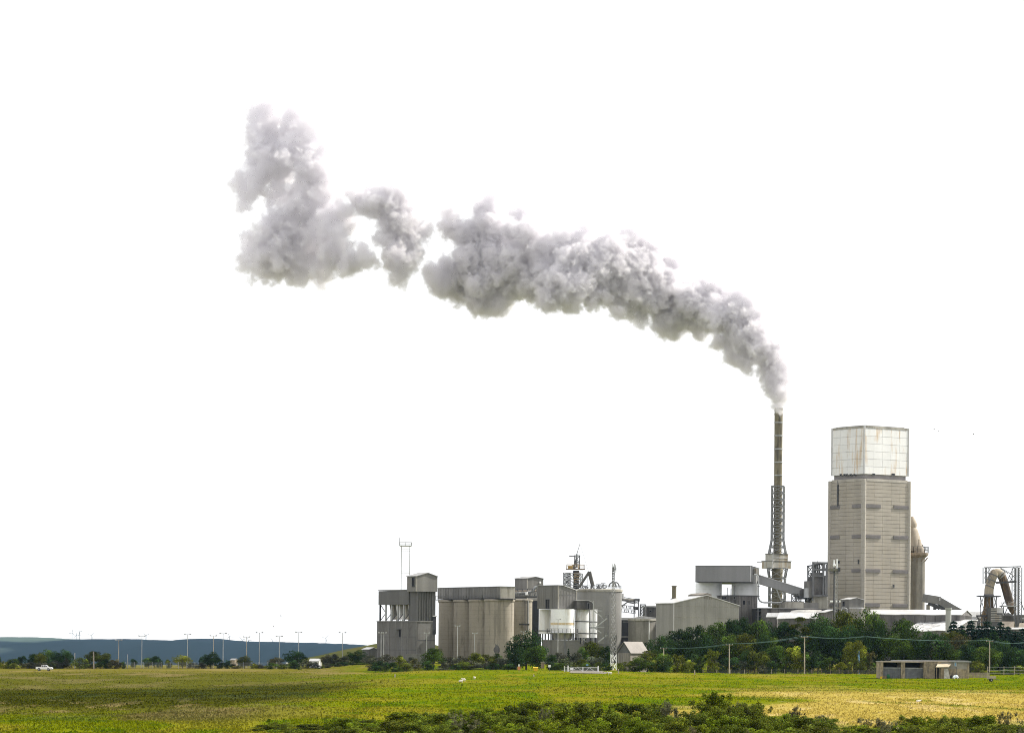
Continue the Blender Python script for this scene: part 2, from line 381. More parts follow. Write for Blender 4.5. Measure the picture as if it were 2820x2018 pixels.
o = bpy.data.objects.new('grass', me); COL.objects.link(o); tag(o, 'rough grass tufts growing all over the meadow', kind='stuff')

# hills: broad backs far beyond the field, built as ridges with a wooded, uneven skyline
def ridge(name, label, prof, d, front, back, zb, m, rough, seed, step=14, fr=.5):
    xs = []; zs = []
    for (px, py) in prof: p = P(px, py, d); xs.append(p.x); zs.append(p.z)
    X = np.arange(xs[0], xs[-1], step); Z = np.interp(X, xs, zs) + (fbm(X * fr / step, X * 0, 4, seed) - .47) * rough
    ts = np.concatenate([np.linspace(0, 1, 26), np.linspace(1.05, 2, 10)])
    Y = np.where(ts[None] <= 1, d - front * (1 - ts[None]), d + back * (ts[None] - 1)) + 0 * X[:, None]
    sh = np.where(ts <= 1, np.sin(np.clip(ts, 0, 1) * math.pi / 2) ** 1.15, np.cos(np.clip(ts - 1, 0, 1) * math.pi / 2))
    ZZ = zb + (Z[:, None] - zb) * sh[None] + (fbm(X[:, None] * .004 + 9, Y * .004, 4, seed + 4) - .47) * rough * 3 * np.clip(1 - ts, 0, 1)[None]
    XX = X[:, None] + 0 * Y; n, k = XX.shape; ii = np.arange(n * k).reshape(n, k)
    ff = np.stack([ii[:-1, :-1], ii[1:, :-1], ii[1:, 1:], ii[:-1, 1:]], -1).reshape(-1, 4)
    me = np_mesh(name, np.stack([XX, Y, ZZ], -1).reshape(-1, 3), ff, m); me.polygons.foreach_set('use_smooth', [True] * len(me.polygons))
    o = bpy.data.objects.new(name, me); COL.objects.link(o); tag(o, label, kind='structure'); return o
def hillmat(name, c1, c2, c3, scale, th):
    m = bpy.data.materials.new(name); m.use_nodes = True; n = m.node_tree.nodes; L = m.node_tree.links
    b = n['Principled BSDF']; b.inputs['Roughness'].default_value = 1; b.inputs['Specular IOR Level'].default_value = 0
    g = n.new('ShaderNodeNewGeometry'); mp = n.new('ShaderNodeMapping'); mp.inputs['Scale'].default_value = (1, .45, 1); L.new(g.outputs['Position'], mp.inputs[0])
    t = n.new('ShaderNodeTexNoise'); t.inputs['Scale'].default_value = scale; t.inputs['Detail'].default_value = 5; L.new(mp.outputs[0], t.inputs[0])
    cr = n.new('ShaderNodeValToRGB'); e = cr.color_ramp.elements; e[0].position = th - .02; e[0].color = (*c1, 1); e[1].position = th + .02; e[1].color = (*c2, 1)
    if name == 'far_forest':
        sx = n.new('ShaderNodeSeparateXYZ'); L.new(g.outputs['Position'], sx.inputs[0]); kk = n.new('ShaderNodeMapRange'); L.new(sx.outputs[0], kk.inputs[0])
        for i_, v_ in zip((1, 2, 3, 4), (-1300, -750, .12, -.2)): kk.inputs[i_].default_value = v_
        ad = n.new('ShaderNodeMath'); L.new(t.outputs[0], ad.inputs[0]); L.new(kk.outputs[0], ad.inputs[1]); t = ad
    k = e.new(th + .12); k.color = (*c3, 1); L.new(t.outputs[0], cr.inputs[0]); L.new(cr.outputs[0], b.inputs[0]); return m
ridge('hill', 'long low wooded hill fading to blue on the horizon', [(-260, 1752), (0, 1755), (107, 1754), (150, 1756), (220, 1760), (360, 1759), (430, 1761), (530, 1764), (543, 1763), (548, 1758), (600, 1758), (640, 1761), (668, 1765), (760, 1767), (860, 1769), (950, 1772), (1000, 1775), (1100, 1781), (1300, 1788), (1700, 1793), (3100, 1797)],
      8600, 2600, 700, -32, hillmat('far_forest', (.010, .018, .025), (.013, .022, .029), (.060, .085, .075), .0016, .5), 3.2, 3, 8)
ridge('hillside', 'smooth green hillside rising behind the loading building', [(790, 1828), (847, 1811), (900, 1800), (950, 1788), (1000, 1779), (1036, 1772), (1120, 1764), (1200, 1775), (1300, 1800), (1420, 1830)],
      2200, 420, 500, -22, hillmat('hill_pasture', (.050, .052, .014), (.060, .062, .016), (.075, .062, .022), .012, .5), .4, 8, 4, .3)
# gravel track at the field gate
def track(pts, w):
    mb = MB(); L_, R_ = [], []
    for x, y in pts: L_.append((x - w / 2, y, float(gh(x - w / 2, y)) + .09)); R_.append((x + w / 2, y, float(gh(x + w / 2, y)) + .05))
    n = len(pts); mb.add(L_ + R_, [(i, i + n, i + n + 1, i + 1) for i in range(n - 1)]); return mb
o = track([(gp.x + 1 + math.sin(k * .3) * .8, gp.y - 26 + k * 4) for k in range(22)], 8).build('track', m_road); tag(o, 'pale gravel track leading through the white field gate', kind='structure')

# ---------------------------------------------------------------- smoke
PL12 = [(2112,1312,20),(2118,1285,26),(2122,1235,36),(2110,1200,40),(2125,1180,40),(2095,1130,52),(2120,1110,42),(2080,1150,30),(2110,1080,48),(2070,1050,65),(2040,1090,35),(2050,990,75),(2085,965,50),(2000,920,85),(2020,840,55),(1960,1000,62),(1920,1080,35),(1980,850,80),(1900,900,90),(1860,1000,55),(1930,750,85),(1880,700,70),(1850,830,95),(1800,930,60),(1780,800,95),(1760,690,85),(1680,640,85),(1700,760,95),(1620,720,105),(1640,830,62),(1560,650,95),(1530,780,90),(1500,850,60),(1440,820,60),(1470,720,105),(1450,600,105),(1490,470,50),(1410,500,80),(1350,680,105),(1330,560,110),(1290,770,58),(1330,420,90),(1230,480,105),(1220,350,72),(1240,620,100),(1200,700,72),(1160,760,30),(1130,560,105),(1110,420,95),(1095,350,42),(1060,660,62),(1020,500,105),(1000,640,62),(1010,720,28),(950,370,85),(990,265,34),(960,220,16),(900,470,105),(900,620,105),(890,735,45),(860,340,62),(810,570,100),(780,680,70),(755,500,55),(720,390,75),(745,310,30),(740,225,26),(690,560,105),(650,300,70),(620,195,52),(565,170,26),(600,450,105),(560,290,55),(560,600,90),(480,680,75),(420,735,45),(500,500,105),(450,400,105),(430,300,90),(420,180,80),(435,110,50),(400,580,105),(370,700,70),(320,690,45),(330,480,100),(330,320,75),(300,610,85),(240,540,78),(250,290,55),(190,270,55),(185,185,42),(185,145,20),(160,520,58),(90,545,45),(180,610,58),(110,610,30),(60,270,26),(55,235,16)]
PL13 = [(1290,850,100),(1150,850,75),(1370,830,82),(1170,720,38),(1360,715,32),(1400,760,20),(1330,960,100),(1240,930,52),(1380,1060,92),(1410,1170,82),(1240,1130,48),(1230,1040,30),(1350,1280,80),(1300,1230,60),(1360,1370,62),(1340,1430,30),(1060,820,46),(1010,770,26),(900,980,62),(870,1070,52),(760,1000,66),(930,920,30),(700,900,88),(640,950,80),(740,720,76),(700,640,90),(760,820,40),(860,1200,52),(900,1290,58),(1000,1260,52),(1080,1280,44),(960,1345,36),(1170,1300,26),(510,1000,50),(490,960,26),(480,1110,100),(390,1150,82),(350,1050,34),(560,1200,105),(650,1190,95),(480,1250,95),(350,1290,76),(310,1220,62),(630,1370,76),(690,1300,72),(390,1400,36),(540,1440,34),(740,1190,66),(620,1440,30),(350,110,36),(330,145,30),(380,180,50),(420,220,40),(350,280,62),(340,370,76),(300,420,52),(270,400,24),(380,450,86),(380,550,96),(470,560,86),(550,560,76),(470,650,66),(330,590,56),(250,720,66),(200,700,36),(182,640,20),(220,790,52),(290,780,40),(150,790,20),(600,250,56),(560,310,46),(660,290,50),(700,320,30),(640,400,56),(700,430,52),(740,470,40),(650,540,66),(520,770,46),(560,810,46),(450,780,42),(480,820,30),(620,860,40)]
def puffs():
    pts = []; rad = []; den = []
    rg = np.random.default_rng(5)
    for n, lst in ((12, PL12), (13, PL13)):
        for x, y, r in lst:
            px, py = q(n, x, y)
            D = 985 + 9 * math.sin(px * .011) + rg.uniform(-3, 3)
            c = W(n, x, y, D); rr = S(n, r, D) * (1.56 if n == 13 and x < 1130 else 1.4 if n == 13 else 1.7 if y > 1120 and n == 12 else 1.3 if n == 12 and y > 950 else 1.2)
            k = max(8, int(16 + rr * rr * 2.0)); rho = min(.4 * rr + .8, .8 * rr)
            wis = np.clip((1330 - px) / 520, 0, 1)                # thinner with age
            for j in range(k):
                d = rg.normal(size=3); d /= np.linalg.norm(d); t = rg.uniform(.1, 1) ** .45 if j else 0
                sc = np.array([1, 1 - .25 * wis, 1])
                pts.append(np.array(c) + d * sc * t * (rr - rho)); rad.append(rho * rg.uniform(.85, 1.15)); den.append(1 - .33 * wis)
    return np.array(pts), np.array(rad), np.array(den)
sp, sr, sd = puffs()
me = bpy.data.meshes.new('smoke'); me.from_pydata([tuple(p) for p in sp], [], [])
a = me.attributes.new('rad', 'FLOAT', 'POINT'); a.data.foreach_set('value', sr.astype(np.float32))
a = me.attributes.new('den', 'FLOAT', 'POINT'); a.data.foreach_set('value', sd.astype(np.float32))
smoke = bpy.data.objects.new('smoke', me); COL.objects.link(smoke)
tag(smoke, 'long grey smoke plume drifting left from the tall stack', kind='stuff')
sm = bpy.data.materials.new('smoke'); sm.use_nodes = True; n = sm.node_tree.nodes; n.clear()
o_ = n.new('ShaderNodeOutputMaterial'); pv = n.new('ShaderNodeVolumePrincipled'); pv.inputs['Color'].default_value = (.905, .892, .92, 1); pv.inputs['Density'].default_value = 1.0; pv.inputs['Anisotropy'].default_value = 0
sm.node_tree.links.new(pv.outputs[0], o_.inputs['Volume'])
g = bpy.data.node_groups.new('smoke_field', 'GeometryNodeTree'); n = g.nodes; L = g.links
g.interface.new_socket('Geometry', in_out='INPUT', socket_type='NodeSocketGeometry'); g.interface.new_socket('Geometry', in_out='OUTPUT', socket_type='NodeSocketGeometry')
gi = n.new('NodeGroupInput'); go = n.new('NodeGroupOutput')
pos = n.new('GeometryNodeInputPosition')
def gn_noise(scale, det, rough=.55, dist=0, col=False):
    t = n.new('ShaderNodeTexNoise'); t.inputs['Scale'].default_value = scale; t.inputs['Detail'].default_value = det; t.inputs['Roughness'].default_value = rough; t.inputs['Distortion'].default_value = dist
    L.new(pos.outputs[0], t.inputs['Vector']); return t.outputs[1 if col else 0]
def gm(op, a, b=None, c=None):
    k = n.new('ShaderNodeMath'); k.operation = op
    for i, x in enumerate((a, b, c)):
        if x is None: continue
        if isinstance(x, (int, float)): k.inputs[i].default_value = x
        else: L.new(x, k.inputs[i])
    return k.outputs[0]
def gv(op, a, b):
    k = n.new('ShaderNodeVectorMath'); k.operation = op
    for i, x in enumerate((a, b)):
        if isinstance(x, tuple): k.inputs[i].default_value = x
        else: L.new(x, k.inputs[i])
    return k
warp = gv('MULTIPLY', gv('SUBTRACT', gn_noise(.22, 2, col=True), (.5, .5, .5)).outputs[0], (5, 5, 5)).outputs[0]
wp = gv('ADD', pos.outputs[0], warp).outputs[0]
sn = n.new('GeometryNodeSampleNearest'); L.new(gi.outputs[0], sn.inputs[0]); L.new(wp, sn.inputs['Sample Position'])
def samp(dt, src):
    k = n.new('GeometryNodeSampleIndex'); k.data_type = dt; L.new(gi.outputs[0], k.inputs[0]); L.new(sn.outputs[0], k.inputs['Index']); L.new(src, k.inputs[1]); return k.outputs[0]
def named(nm):
    k = n.new('GeometryNodeInputNamedAttribute'); k.data_type = 'FLOAT'; k.inputs[0].default_value = nm; return k.outputs[0]
dd = gv('DISTANCE', wp, samp('FLOAT_VECTOR', pos.outputs[0])).outputs['Value']
rr = samp('FLOAT', named('rad')); dn = samp('FLOAT', named('den'))
val = gm('SUBTRACT', 1.5, gm('DIVIDE', dd, rr))
nn = gm('ADD', gm('MULTIPLY', gm('SUBTRACT', gn_noise(.14, 6, .68), .5), 3.4), gm('MULTIPLY', gm('SUBTRACT', gn_noise(.6, 4, .8), .5), 3.2))
val = gm('ADD', val, nn)
wv = gm('MULTIPLY', gm('SUBTRACT', 1, dn), 3.03)                                         # old smoke is torn open
val = gm('SUBTRACT', val, gm('MULTIPLY', wv, gm('MULTIPLY', gm('SUBTRACT', gn_noise(.17, 5, .62), .55), 10.5)))
mrn = n.new('ShaderNodeMapRange'); mrn.interpolation_type = 'SMOOTHSTEP'; L.new(val, mrn.inputs[0]); mrn.inputs[1].default_value = 0; mrn.inputs[4].default_value = 1
L.new(gm('ADD', .55, gm('MULTIPLY', wv, .35)), mrn.inputs[2])
den = gm('MULTIPLY', mrn.outputs[0], gm('MULTIPLY', dn, .68))
vc = n.new('GeometryNodeVolumeCube'); L.new(den, vc.inputs['Density'])
lo = sp.min(0) - 6; hi = sp.max(0) + 6; VOX = .32
vc.inputs['Min'].default_value = tuple(lo); vc.inputs['Max'].default_value = tuple(hi)
for ax, k in zip('XYZ', (hi - lo) / VOX): vc.inputs['Resolution ' + ax].default_value = int(k)
stm = n.new('GeometryNodeSetMaterial'); stm.inputs['Material'].default_value = sm
L.new(vc.outputs[0], stm.inputs[0]); L.new(stm.outputs[0], go.inputs[0])
smoke.modifiers.new('field', 'NODES').node_group = g
SMOKE_TOP = hi[2]
# ---------------------------------------------------------------- works: left half
def ribs(fr, face, x0, x1, z0, z1, step, name, m, parent, t=.07, w=.16):   # standing seams of a sheet-clad wall, one piece each side
    mb = MB(); k = x0 + step / 2
    while k < x1:
        if face == 'r': mb.fbox(fr, k - w / 2, k + w / 2, -t, .02, z0, z1(k) if callable(z1) else z1)
        else: mb.fbox(fr, -t, .02, k - w / 2, k + w / 2, z0, z1(k) if callable(z1) else z1)
        k += step
    return mb.build(name, m, parent, kind='stuff')
def window(fr, face, n, xa, xb, ya, yb, parent, m=None, name='window', fm=None):
    m = m or m_dark
    if face == 'l': a, b = sorted((fr.l(xa), fr.l(xb))); z0, z1 = fr.zl(yb, (xa + xb) / 2), fr.zl(ya, (xa + xb) / 2)
    else: a, b = sorted((fr.r(xa), fr.r(xb))); z0, z1 = fr.zr(yb, (xa + xb) / 2), fr.zr(ya, (xa + xb) / 2)
    mb = MB(); fb = MB(); t = .12
    bx = (lambda mm, u0, u1, w0, w1, d0, d1: mm.fbox(fr, d0, d1, u0, u1, w0, w1)) if face == 'l' else (lambda mm, u0, u1, w0, w1, d0, d1: mm.fbox(fr, u0, u1, d0, d1, w0, w1))
    bx(mb, a, b, z0, z1, -.04, .05)
    o = mb.build(name, m, parent)
    bx(fb, a - t, a, z0 - t, z1 + t, -.16, .04); bx(fb, b, b + t, z0 - t, z1 + t, -.16, .04); bx(fb, a, b, z1, z1 + t, -.16, .04); bx(fb, a, b, z0 - t, z0, -.16, .04)
    fb.build('frame', fm or m_steel, o); return o

# loading building
fr = Fr(3, 75, 527, 725, 900, 35, 940)
t = thing('loading_building', 'dark grey loading building with four pale hoppers open under its upper storey', 'building', fr.base())
zm = fr.z(930); zt = fr.z(583)
MB().fbox(fr, 0, fr.a, 0, fr.b, ZG - 1, zm).build('lower_wall', m_block, t)
l4 = fr.l(425)
MB().fbox(fr, .35, fr.a + .25, .3, l4, zm, zt).build('upper_wall', m_clad, t)
zb = fr.zl(748, 250)
MB().fbox(fr, .05, fr.a, l4, fr.b - .6, zb, zt - .12).build('upper_band', m_clad, t)
MB().fbox(fr, -.14, fr.a + .14, -.14, fr.b + .1, zm - .28, zm + .06).build('ledge', m_galv, t)
MB().fbox(fr, -.1, fr.a + .4, .1, fr.b - .5, zt + .0, zt + .22).build('roof', m_roofg, t)
ribs(fr, 'r', .3, fr.a, zm, zt, .9, 'cladding_rib', m_clad, t, t=-.22)
for x in (92, 156, 222, 290, 358, 420):
    l = fr.l(x)
    MB().fbox(fr, .35, .75, l - .2, l + .2, zm, zb).build('column', m_steeld if x in (92, 420) else m_steell, t)
    MB().fbox(fr, fr.a - 2, fr.a - 1.6, l - .2, l + .2, zm, zb).build('column', m_steell, t)
for i, (xa, xb) in enumerate(((98, 150), (160, 215), (228, 282), (296, 350), (364, 416))):
    la, lb = fr.l(xa), fr.l(xb)
    MB().bar(fr.p(.5, la, zm + .2), fr.p(.5, lb, zm + 2.2), .16).build('brace', m_steeld, t)
    if i == 0: MB().bar(fr.p(.5, la, zb), fr.p(.5, lb, zb - 2.2), .16).build('brace', m_steeld, t); continue
    zf = zm + .5
    p = [fr.p(a, b, z) for z, ins in ((zf, .9), (zb, .25)) for a, b in ((1.3 + ins, lb + ins * .7), (fr.a - 2 - ins, lb + ins * .7), (fr.a - 2 - ins, la - ins * .7), (1.3 + ins, la - ins * .7))]
    MB().hexa(p).build('hopper', m_pale if i % 2 else m_white, t)
for x in (148, 213, 283, 352, 420, 520):
    l = fr.l(x); MB().fbox(fr, -.1, .02, l - .16, l + .16, ZG - 1, zm - .3).build('pilaster', m_galv, t)
for y in (1108, 1255): MB().fbox(fr, -.05, .01, .1, fr.b, fr.z(y) - .06, fr.z(y) + .06).build('joint_strip', m_steeld, t)
MB().fbox(fr, .1, fr.a, -.05, .01, fr.z(1146) - .08, fr.z(1146) + .08).build('joint_strip', m_steeld, t)
window(fr, 'l', 3, 322, 346, 1028, 1112, t, name='door')
MB().fbox(fr, -1.0, .02, fr.l(350), fr.l(296), fr.zl(1023, 320), fr.zl(1016, 320)).build('canopy', m_steel, t)
f3 = Fr(3, 410, 515, 750, 899, 35, 500)
z0, ze, zp = f3.z(600), f3.z(432), f3.z(393); pk = f3.r(640)
cb = MB().prof(f3, [(0, z0), (f3.a, z0), (f3.a, ze), (pk, zp), (0, ze)], 0, f3.b).build('roof_cabin', m_clad2, t)
for a, b, za, zb2 in ((-.25, pk, ze - .05, zp), (pk, f3.a + .25, zp, ze - .05)):
    MB().prof(f3, [(a, za + .02), (b, zb2 + .02), (b, zb2 + .2), (a, za + .2)], -.25, f3.b + .2).build('roof', m_roofg, t)
window(f3, 'l', 3, 468, 492, 442, 545, t)
MB().fbox(f3, -.16, .02, -.02, .14, z0, ze).build('corner_trim', m_pale, t)
f4 = Fr(3, 694, 702, 735, 903, 35, 900)
MB().fbox(f4, 0, f4.a, 0, 3, f4.z(1080), f4.z(880)).build('stair_shaft', m_darkclad, t)
MB().fbox(f4, -.2, f4.a + .2, -.2, 3.2, f4.z(880), f4.z(870)).build('shaft_roof', m_roof, t)

# four concrete silos with a sheet gallery over them, fifth behind
Rs = S(3, 165, 905); c0 = W(3, 1440, 1000, 905); sdv = Vector((-.537, .843)); tt = 8.9
zt = W(3, 1440, 690, 905).z
def silo(c, R_, z0, z1, label, m, group=None, rim=.25, d=0, n=40, cat='silo', name='concrete_silo'):
    t = thing(name, label, cat, (c[0], c[1], ZG), group)
    MB().lathe(c, [(R_, z0), (R_, z1 - .7)], n).build('shell', m, t, smooth=True)
    MB().lathe(c, [(R_ + rim * .4, z1 - .7), (R_ + rim, z1 - .55), (R_ + rim, z1 - .1), (R_, z1)], n).build('rim', m, t, smooth=True)
    return t
ords = ['nearest and widest-looking', 'second', 'third', 'farthest']
sl_ = []
for k in range(4):
    c = (c0.x + sdv.x * tt * k, c0.y + sdv.y * tt * k)
    lab = ['rightmost beige concrete silo under the long gallery, with a dark patch near its foot', 'second beige concrete silo from the right under the long gallery',
           'third beige concrete silo from the right under the long gallery', 'leftmost beige concrete silo, beside the dark loading building'][k]
    sl_.append(silo(c, Rs, ZG - 1, zt, lab, m_silo, 'concrete silos under the gallery'))
pt = MB()
for i in range(9):
    a = -1.62 + i * .055; z = ZG + 1.6 + abs(math.sin(i * 1.7)) * .5
c = c0
def patch(c, R_, a0, a1, za, zb_, name, m, parent, n=7):
    vs = []; 
    for j in range(5):
        z = za + (zb_ - za) * j / 4
        for i in range(n):
            a = a0 + (a1 - a0) * i / (n - 1); w = .65 + .35 * math.sin(j * 1.3 + i); am = (a0 + a1) / 2
            vs.append((c[0] + math.cos(am + (a - am) * w) * (R_ + .02), c[1] + math.sin(am + (a - am) * w) * (R_ + .02), z + .35 * math.sin(i * 1.9 + j)))
    return MB().add(vs, [(j * n + i, j * n + i + 1, (j + 1) * n + i + 1, (j + 1) * n + i) for j in range(4) for i in range(n - 1)]).build(name, m, parent)
patch((c0.x, c0.y), Rs, -1.95, -1.5, W(3, 1440, 1290, 905).z, W(3, 1440, 1195, 905).z, 'soot_patch', m_ribconc, sl_[0])
fg = Fr(3, 752, 1457, 1615, 899.5, 33, 600)
Lg = fg.b
t = thing('silo_gallery', 'long grey sheet-clad gallery running along the tops of the concrete silos', 'gallery', fg.base(zt))
z0, z1 = zt + .05, fg.z(549)
MB().fbox(fg, 0, fg.a, .3, Lg, z0 + .3, z1).build('wall', m_galv, t)
MB().fbox(fg, -.05, fg.a + .03, -.06, .3, z0 + .1, z1 + .05).build('end_wall', m_pale, t)
MB().fbox(fg, -.2, fg.a + .15, -.2, Lg + .1, z1 + .03, z1 + .2).build('roof', m_roofg, t)
MB().fbox(fg, -.7, fg.a + .1, -.5, Lg, z0 - .05, z0 + .2).build('walkway', m_steeld, t)
MB().rail([fg.p(-.7, k, z0 + .2) for k in np.linspace(0, Lg, 5)], 1.0, .09).build('railing', m_steel, t)
ribs(fg, 'l', .5, Lg, z0 + .3, z1, 1.5, 'cladding_rib', m_galv, t, t=.05, w=.2)
c5 = W(3, 1648, 900, 926)
t5 = silo((c5.x, c5.y), Rs, ZG - 1, W(3, 1700, 690, 926).z, 'beige concrete silo standing behind the gallery row, with pipes down its front', m_silo, 'concrete silos under the gallery')
for x in (1730, 1752, 1765):
    a = W(3, x, 1050, 920.8); b = W(3, x, 700, 920.8); MB().tube(a, b, .16, n=8).build('pipe', m_steeld if x < 1760 else m_steell, t5)
MB().box(W(3, 1720, 968, 920.5), (3.2, .5, .5)).build('pipe_bracket', m_steeld, t5)
for w_, (xl, xr, ya, d) in enumerate(((1790, 1885, 690, 942),)):
    f = Fr(3, xl, xl + 6, xr, d, 8, 800)  # dark block added where only deep shade fills the gap
    t = thing('gap_shade_block', 'dark block painting the deep shade in the gap between beige silo and white silos', 'building', f.base())
    MB().fbox(f, 0, f.a, 0, 6, ZG - 1, f.z(ya)).build('wall', m_darkclad, t); MB().fbox(f, -.2, f.a + .2, -.2, 6.2, f.z(ya), f.z(ya) + .3).build('roof', m_roofg, t)
# cabin house behind the gallery
f = Fr(4, 72, 212, 391, 925, 35, 520)
t = thing('elevator_house', 'plain grey elevator house with a low gable and round lamp behind the gallery', 'building', f.base(W(4, 212, 700, 925).z))
z0, ze, zp = f.z(700), f.z(459), f.z(437); pk = f.r(300)
MB().prof(f, [(0, z0), (f.a, z0), (f.a, ze), (pk, zp), (0, ze)], 0, f.b).build('wall', m_clad2, t)
for a, b, za, zb_ in ((-.25, pk, ze, zp), (pk, f.a + .25, zp, ze)): MB().prof(f, [(a, za + .02), (b, zb_ + .02), (b, zb_ + .2), (a, za + .2)], -.25, f.b + .2).build('roof', m_roofg, t)
MB().fbox(f, -.1, .15, -.1, .12, z0, ze).build('corner_trim', m_pale, t)
MB().tube(f.p(f.r(350), .02, f.zr(500, 350)), f.p(f.r(350), -.35, f.zr(500, 350)), .32, .32, 12).build('lamp', m_white, t)
# lattice bridge below it
t = thing('pipe_bridge', 'rusty lattice pipe bridge joining the gallery to the mill cabin', 'bridge', W(4, 200, 650, 912))
for dd_ in (911, 914.5):
    MB().truss(W(4, 76, 575, dd_), W(4, 322, 568, dd_), W(4, 76, 655, dd_), W(4, 322, 652, dd_), 9, .14).build('truss', m_steel, t)
MB().bar(W(4, 76, 662, 912.5), W(4, 322, 658, 912.5), 3.2, .5).build('deck', m_steeld, t)
MB().path([W(4, 78, 625, 912), W(4, 200, 618, 912), W(4, 270, 600, 912), W(4, 300, 555, 912), W(4, 325, 545, 912)], .38).build('pipe', m_steell, t)
MB().path([W(4, 78, 600, 913), W(4, 320, 596, 913)], .25).build('pipe', m_rusty, t)
MB().tube(W(4, 204, 640, 910.5), W(4, 204, 605, 910.5), .5, .4).build('drum', m_white, t)

# white silos with a cabin on top
f = Fr(4, 325, 558, 760, 893, 35, 660)
t = thing('mill_cabin', 'grey sheet cabin with a lean roof riding on the white silos', 'cabin', f.base(f.z(790)))
z0, z1, z2 = f.z(794), f.z(537), f.zr(592, 757); pk = f.r(612)
prf = [(0, z0), (f.a, z0), (f.a, z2), (pk, z1), (0, z1 + .05)]
MB().prof(f, prf, 0, f.b).build('wall', m_clad2, t)
MB().prof(f, [(pk, z1 + .02), (f.a + .2, z2 + .02), (f.a + .2, z2 + .2), (pk, z1 + .2)], -.25, f.b + .2).build('roof', m_roof, t)
MB().prof(f, [(-.2, z1 + .05), (pk, z1 + .02), (pk, z1 + .2), (-.2, z1 + .25)], -.25, f.b + .2).build('roof', m_roofg, t)
MB().fbox(f, -.14, .1, -.14, .1, z0, z1).build('corner_trim', m_pale, t); MB().fbox(f, f.a - .08, f.a + .12, -.12, .1, z0, z2).build('corner_trim', m_pale, t)
MB().fbox(f, .1, f.a, -.06, .02, f.z(636) - .08, f.z(636) + .05).build('joint_strip', m_steel, t)
ribs(f, 'l', .3, f.b, z0, z1, 1.1, 'cladding_rib', m_clad2, t, t=.05, w=.12); ribs(f, 'r', .3, f.a, z0, z2, 1.1, 'cladding_rib', m_clad2, t, t=.05, w=.12)
window(f, 'l', 4, 420, 458, 690, 790, t)
def wsilo(xc, hw, ya, yb, d, label, cone=None, bands=(), rust=None):
    c = W(4, xc, 900, d); r = S(4, hw, d); za, zb_ = W(4, xc, ya, d - r).z, W(4, xc, yb, d - r).z
    t = thing('white_silo', label, 'silo', (c.x, c.y, ZG), 'white steel silos beside the mill cabin')
    MB().lathe(c, [(r, zb_), (r, za)], 40).build('shell', m_white, t, smooth=True)
    for y in bands: z = W(4, xc, y, d - r).z; MB().lathe(c, [(r + .01, z - .16), (r + .1, z - .14), (r + .1, z + .14), (r + .01, z + .16)], 40).build('band', m_steel, t, smooth=True)
    if rust: z = W(4, xc, rust, d - r).z; MB().lathe(c, [(r + .004, z - .36), (r + .03, z - .33), (r + .03, z + .33), (r + .004, z + .36)], 40).build('rust_band', mat('rust_band', (.62, .50, .33), .3, .4, .3, stain=(.78, .76, .70), sa=.8, ss=.5), t, smooth=True)
    if cone:
        z = W(4, xc, cone, d - r).z; MB().lathe(c, [(r * .72, z), (r * .9, zb_ - .01)], 32).build('cone', m_pale, t, smooth=True)
    for k in range(8):
        a = k * math.pi / 4 + .2; p = Vector((c.x + math.cos(a) * r * .97, c.y + math.sin(a) * r * .97, ZG - .5)); MB().bar(p, (p.x, p.y, zb_), .4).build('leg', m_steel, t)
    return t, c, r, zb_
wsilo(432, 88, 800, 1075, 904, 'white steel silo half hidden behind the rust-banded white silo', bands=(1040,))
t, c, r, zb_ = wsilo(606, 134, 798, 1072, 893, 'widest white steel silo, with a rust-coloured band and a cone underneath', cone=1140, rust=962)
MB().lathe(c, [(r + .05, zb_ + .1), (r + 1.1, zb_ + .1), (r + 1.1, zb_ + .25), (r + .05, zb_ + .25)], 36).build('walkway', m_steel, t)
MB().rail([(c.x + math.cos(a) * (r + 1.05), c.y + math.sin(a) * (r + 1.05), zb_ + .25) for a in np.linspace(-math.pi, 0, 13)], 1.2, .1).build('railing', m_steel, t)
wsilo(826, 80, 800, 1118, 897, 'white steel silo with two dark bands right of the widest one', bands=(935, 1068))
wsilo(952, 42, 800, 1118, 900, 'narrow white steel silo beside the outside staircase', bands=(940, 1005, 1068))
f = Fr(4, 415, 440, 800, 888.5, 12, 1200)
t = thing('base_wall', 'grey concrete enclosure wall under the white silos', 'wall', f.base())
MB().fbox(f, 0, f.a, 0, 7, ZG - 1, f.zr(1150, 600)).build('wall', m_block, t)
MB().fbox(f, f.a, f.a + 9, .6, 8, ZG - 1, f.zr(1185, 800)).build('wall', m_block, t)
MB().fbox(f, -.1, f.a + .1, -.1, 7.1, f.zr(1150, 600), f.zr(1150, 600) + .2).build('coping', m_galv, t)
f = Fr(4, 756, 765, 950, 893, 10, 760)
t = thing('roof_cabin', 'small round-edged sheet cabin over the two-banded white silo', 'cabin', f.base(f.z(800)))
z0, z1 = f.z(800), f.z(704); k = f.a
MB().prof(f, [(0, z0), (k, z0), (k, z1 - 1.0), (k - .5, z1 - .35), (k - 1.4, z1), (0, z1)], 0, 5).build('wall', m_ribconc, t)
MB().prof(f, [(-.1, z1 + .02), (k - 1.4, z1 + .02), (k - .5, z1 - .33), (k + .05, z1 - .98), (k + .2, z1 - .95), (k - .4, z1 - .2), (k - 1.3, z1 + .18), (-.1, z1 + .18)], -.15, 5.1).build('roof', m_roof, t)
window(f, 'r', 4, 884, 906, 732, 798, t, name='doorway')
ribs(f, 'r', .2, f.a - 1, z0, z1, 1.0, 'cladding_rib', m_ribconc, t, t=.05, w=.14)
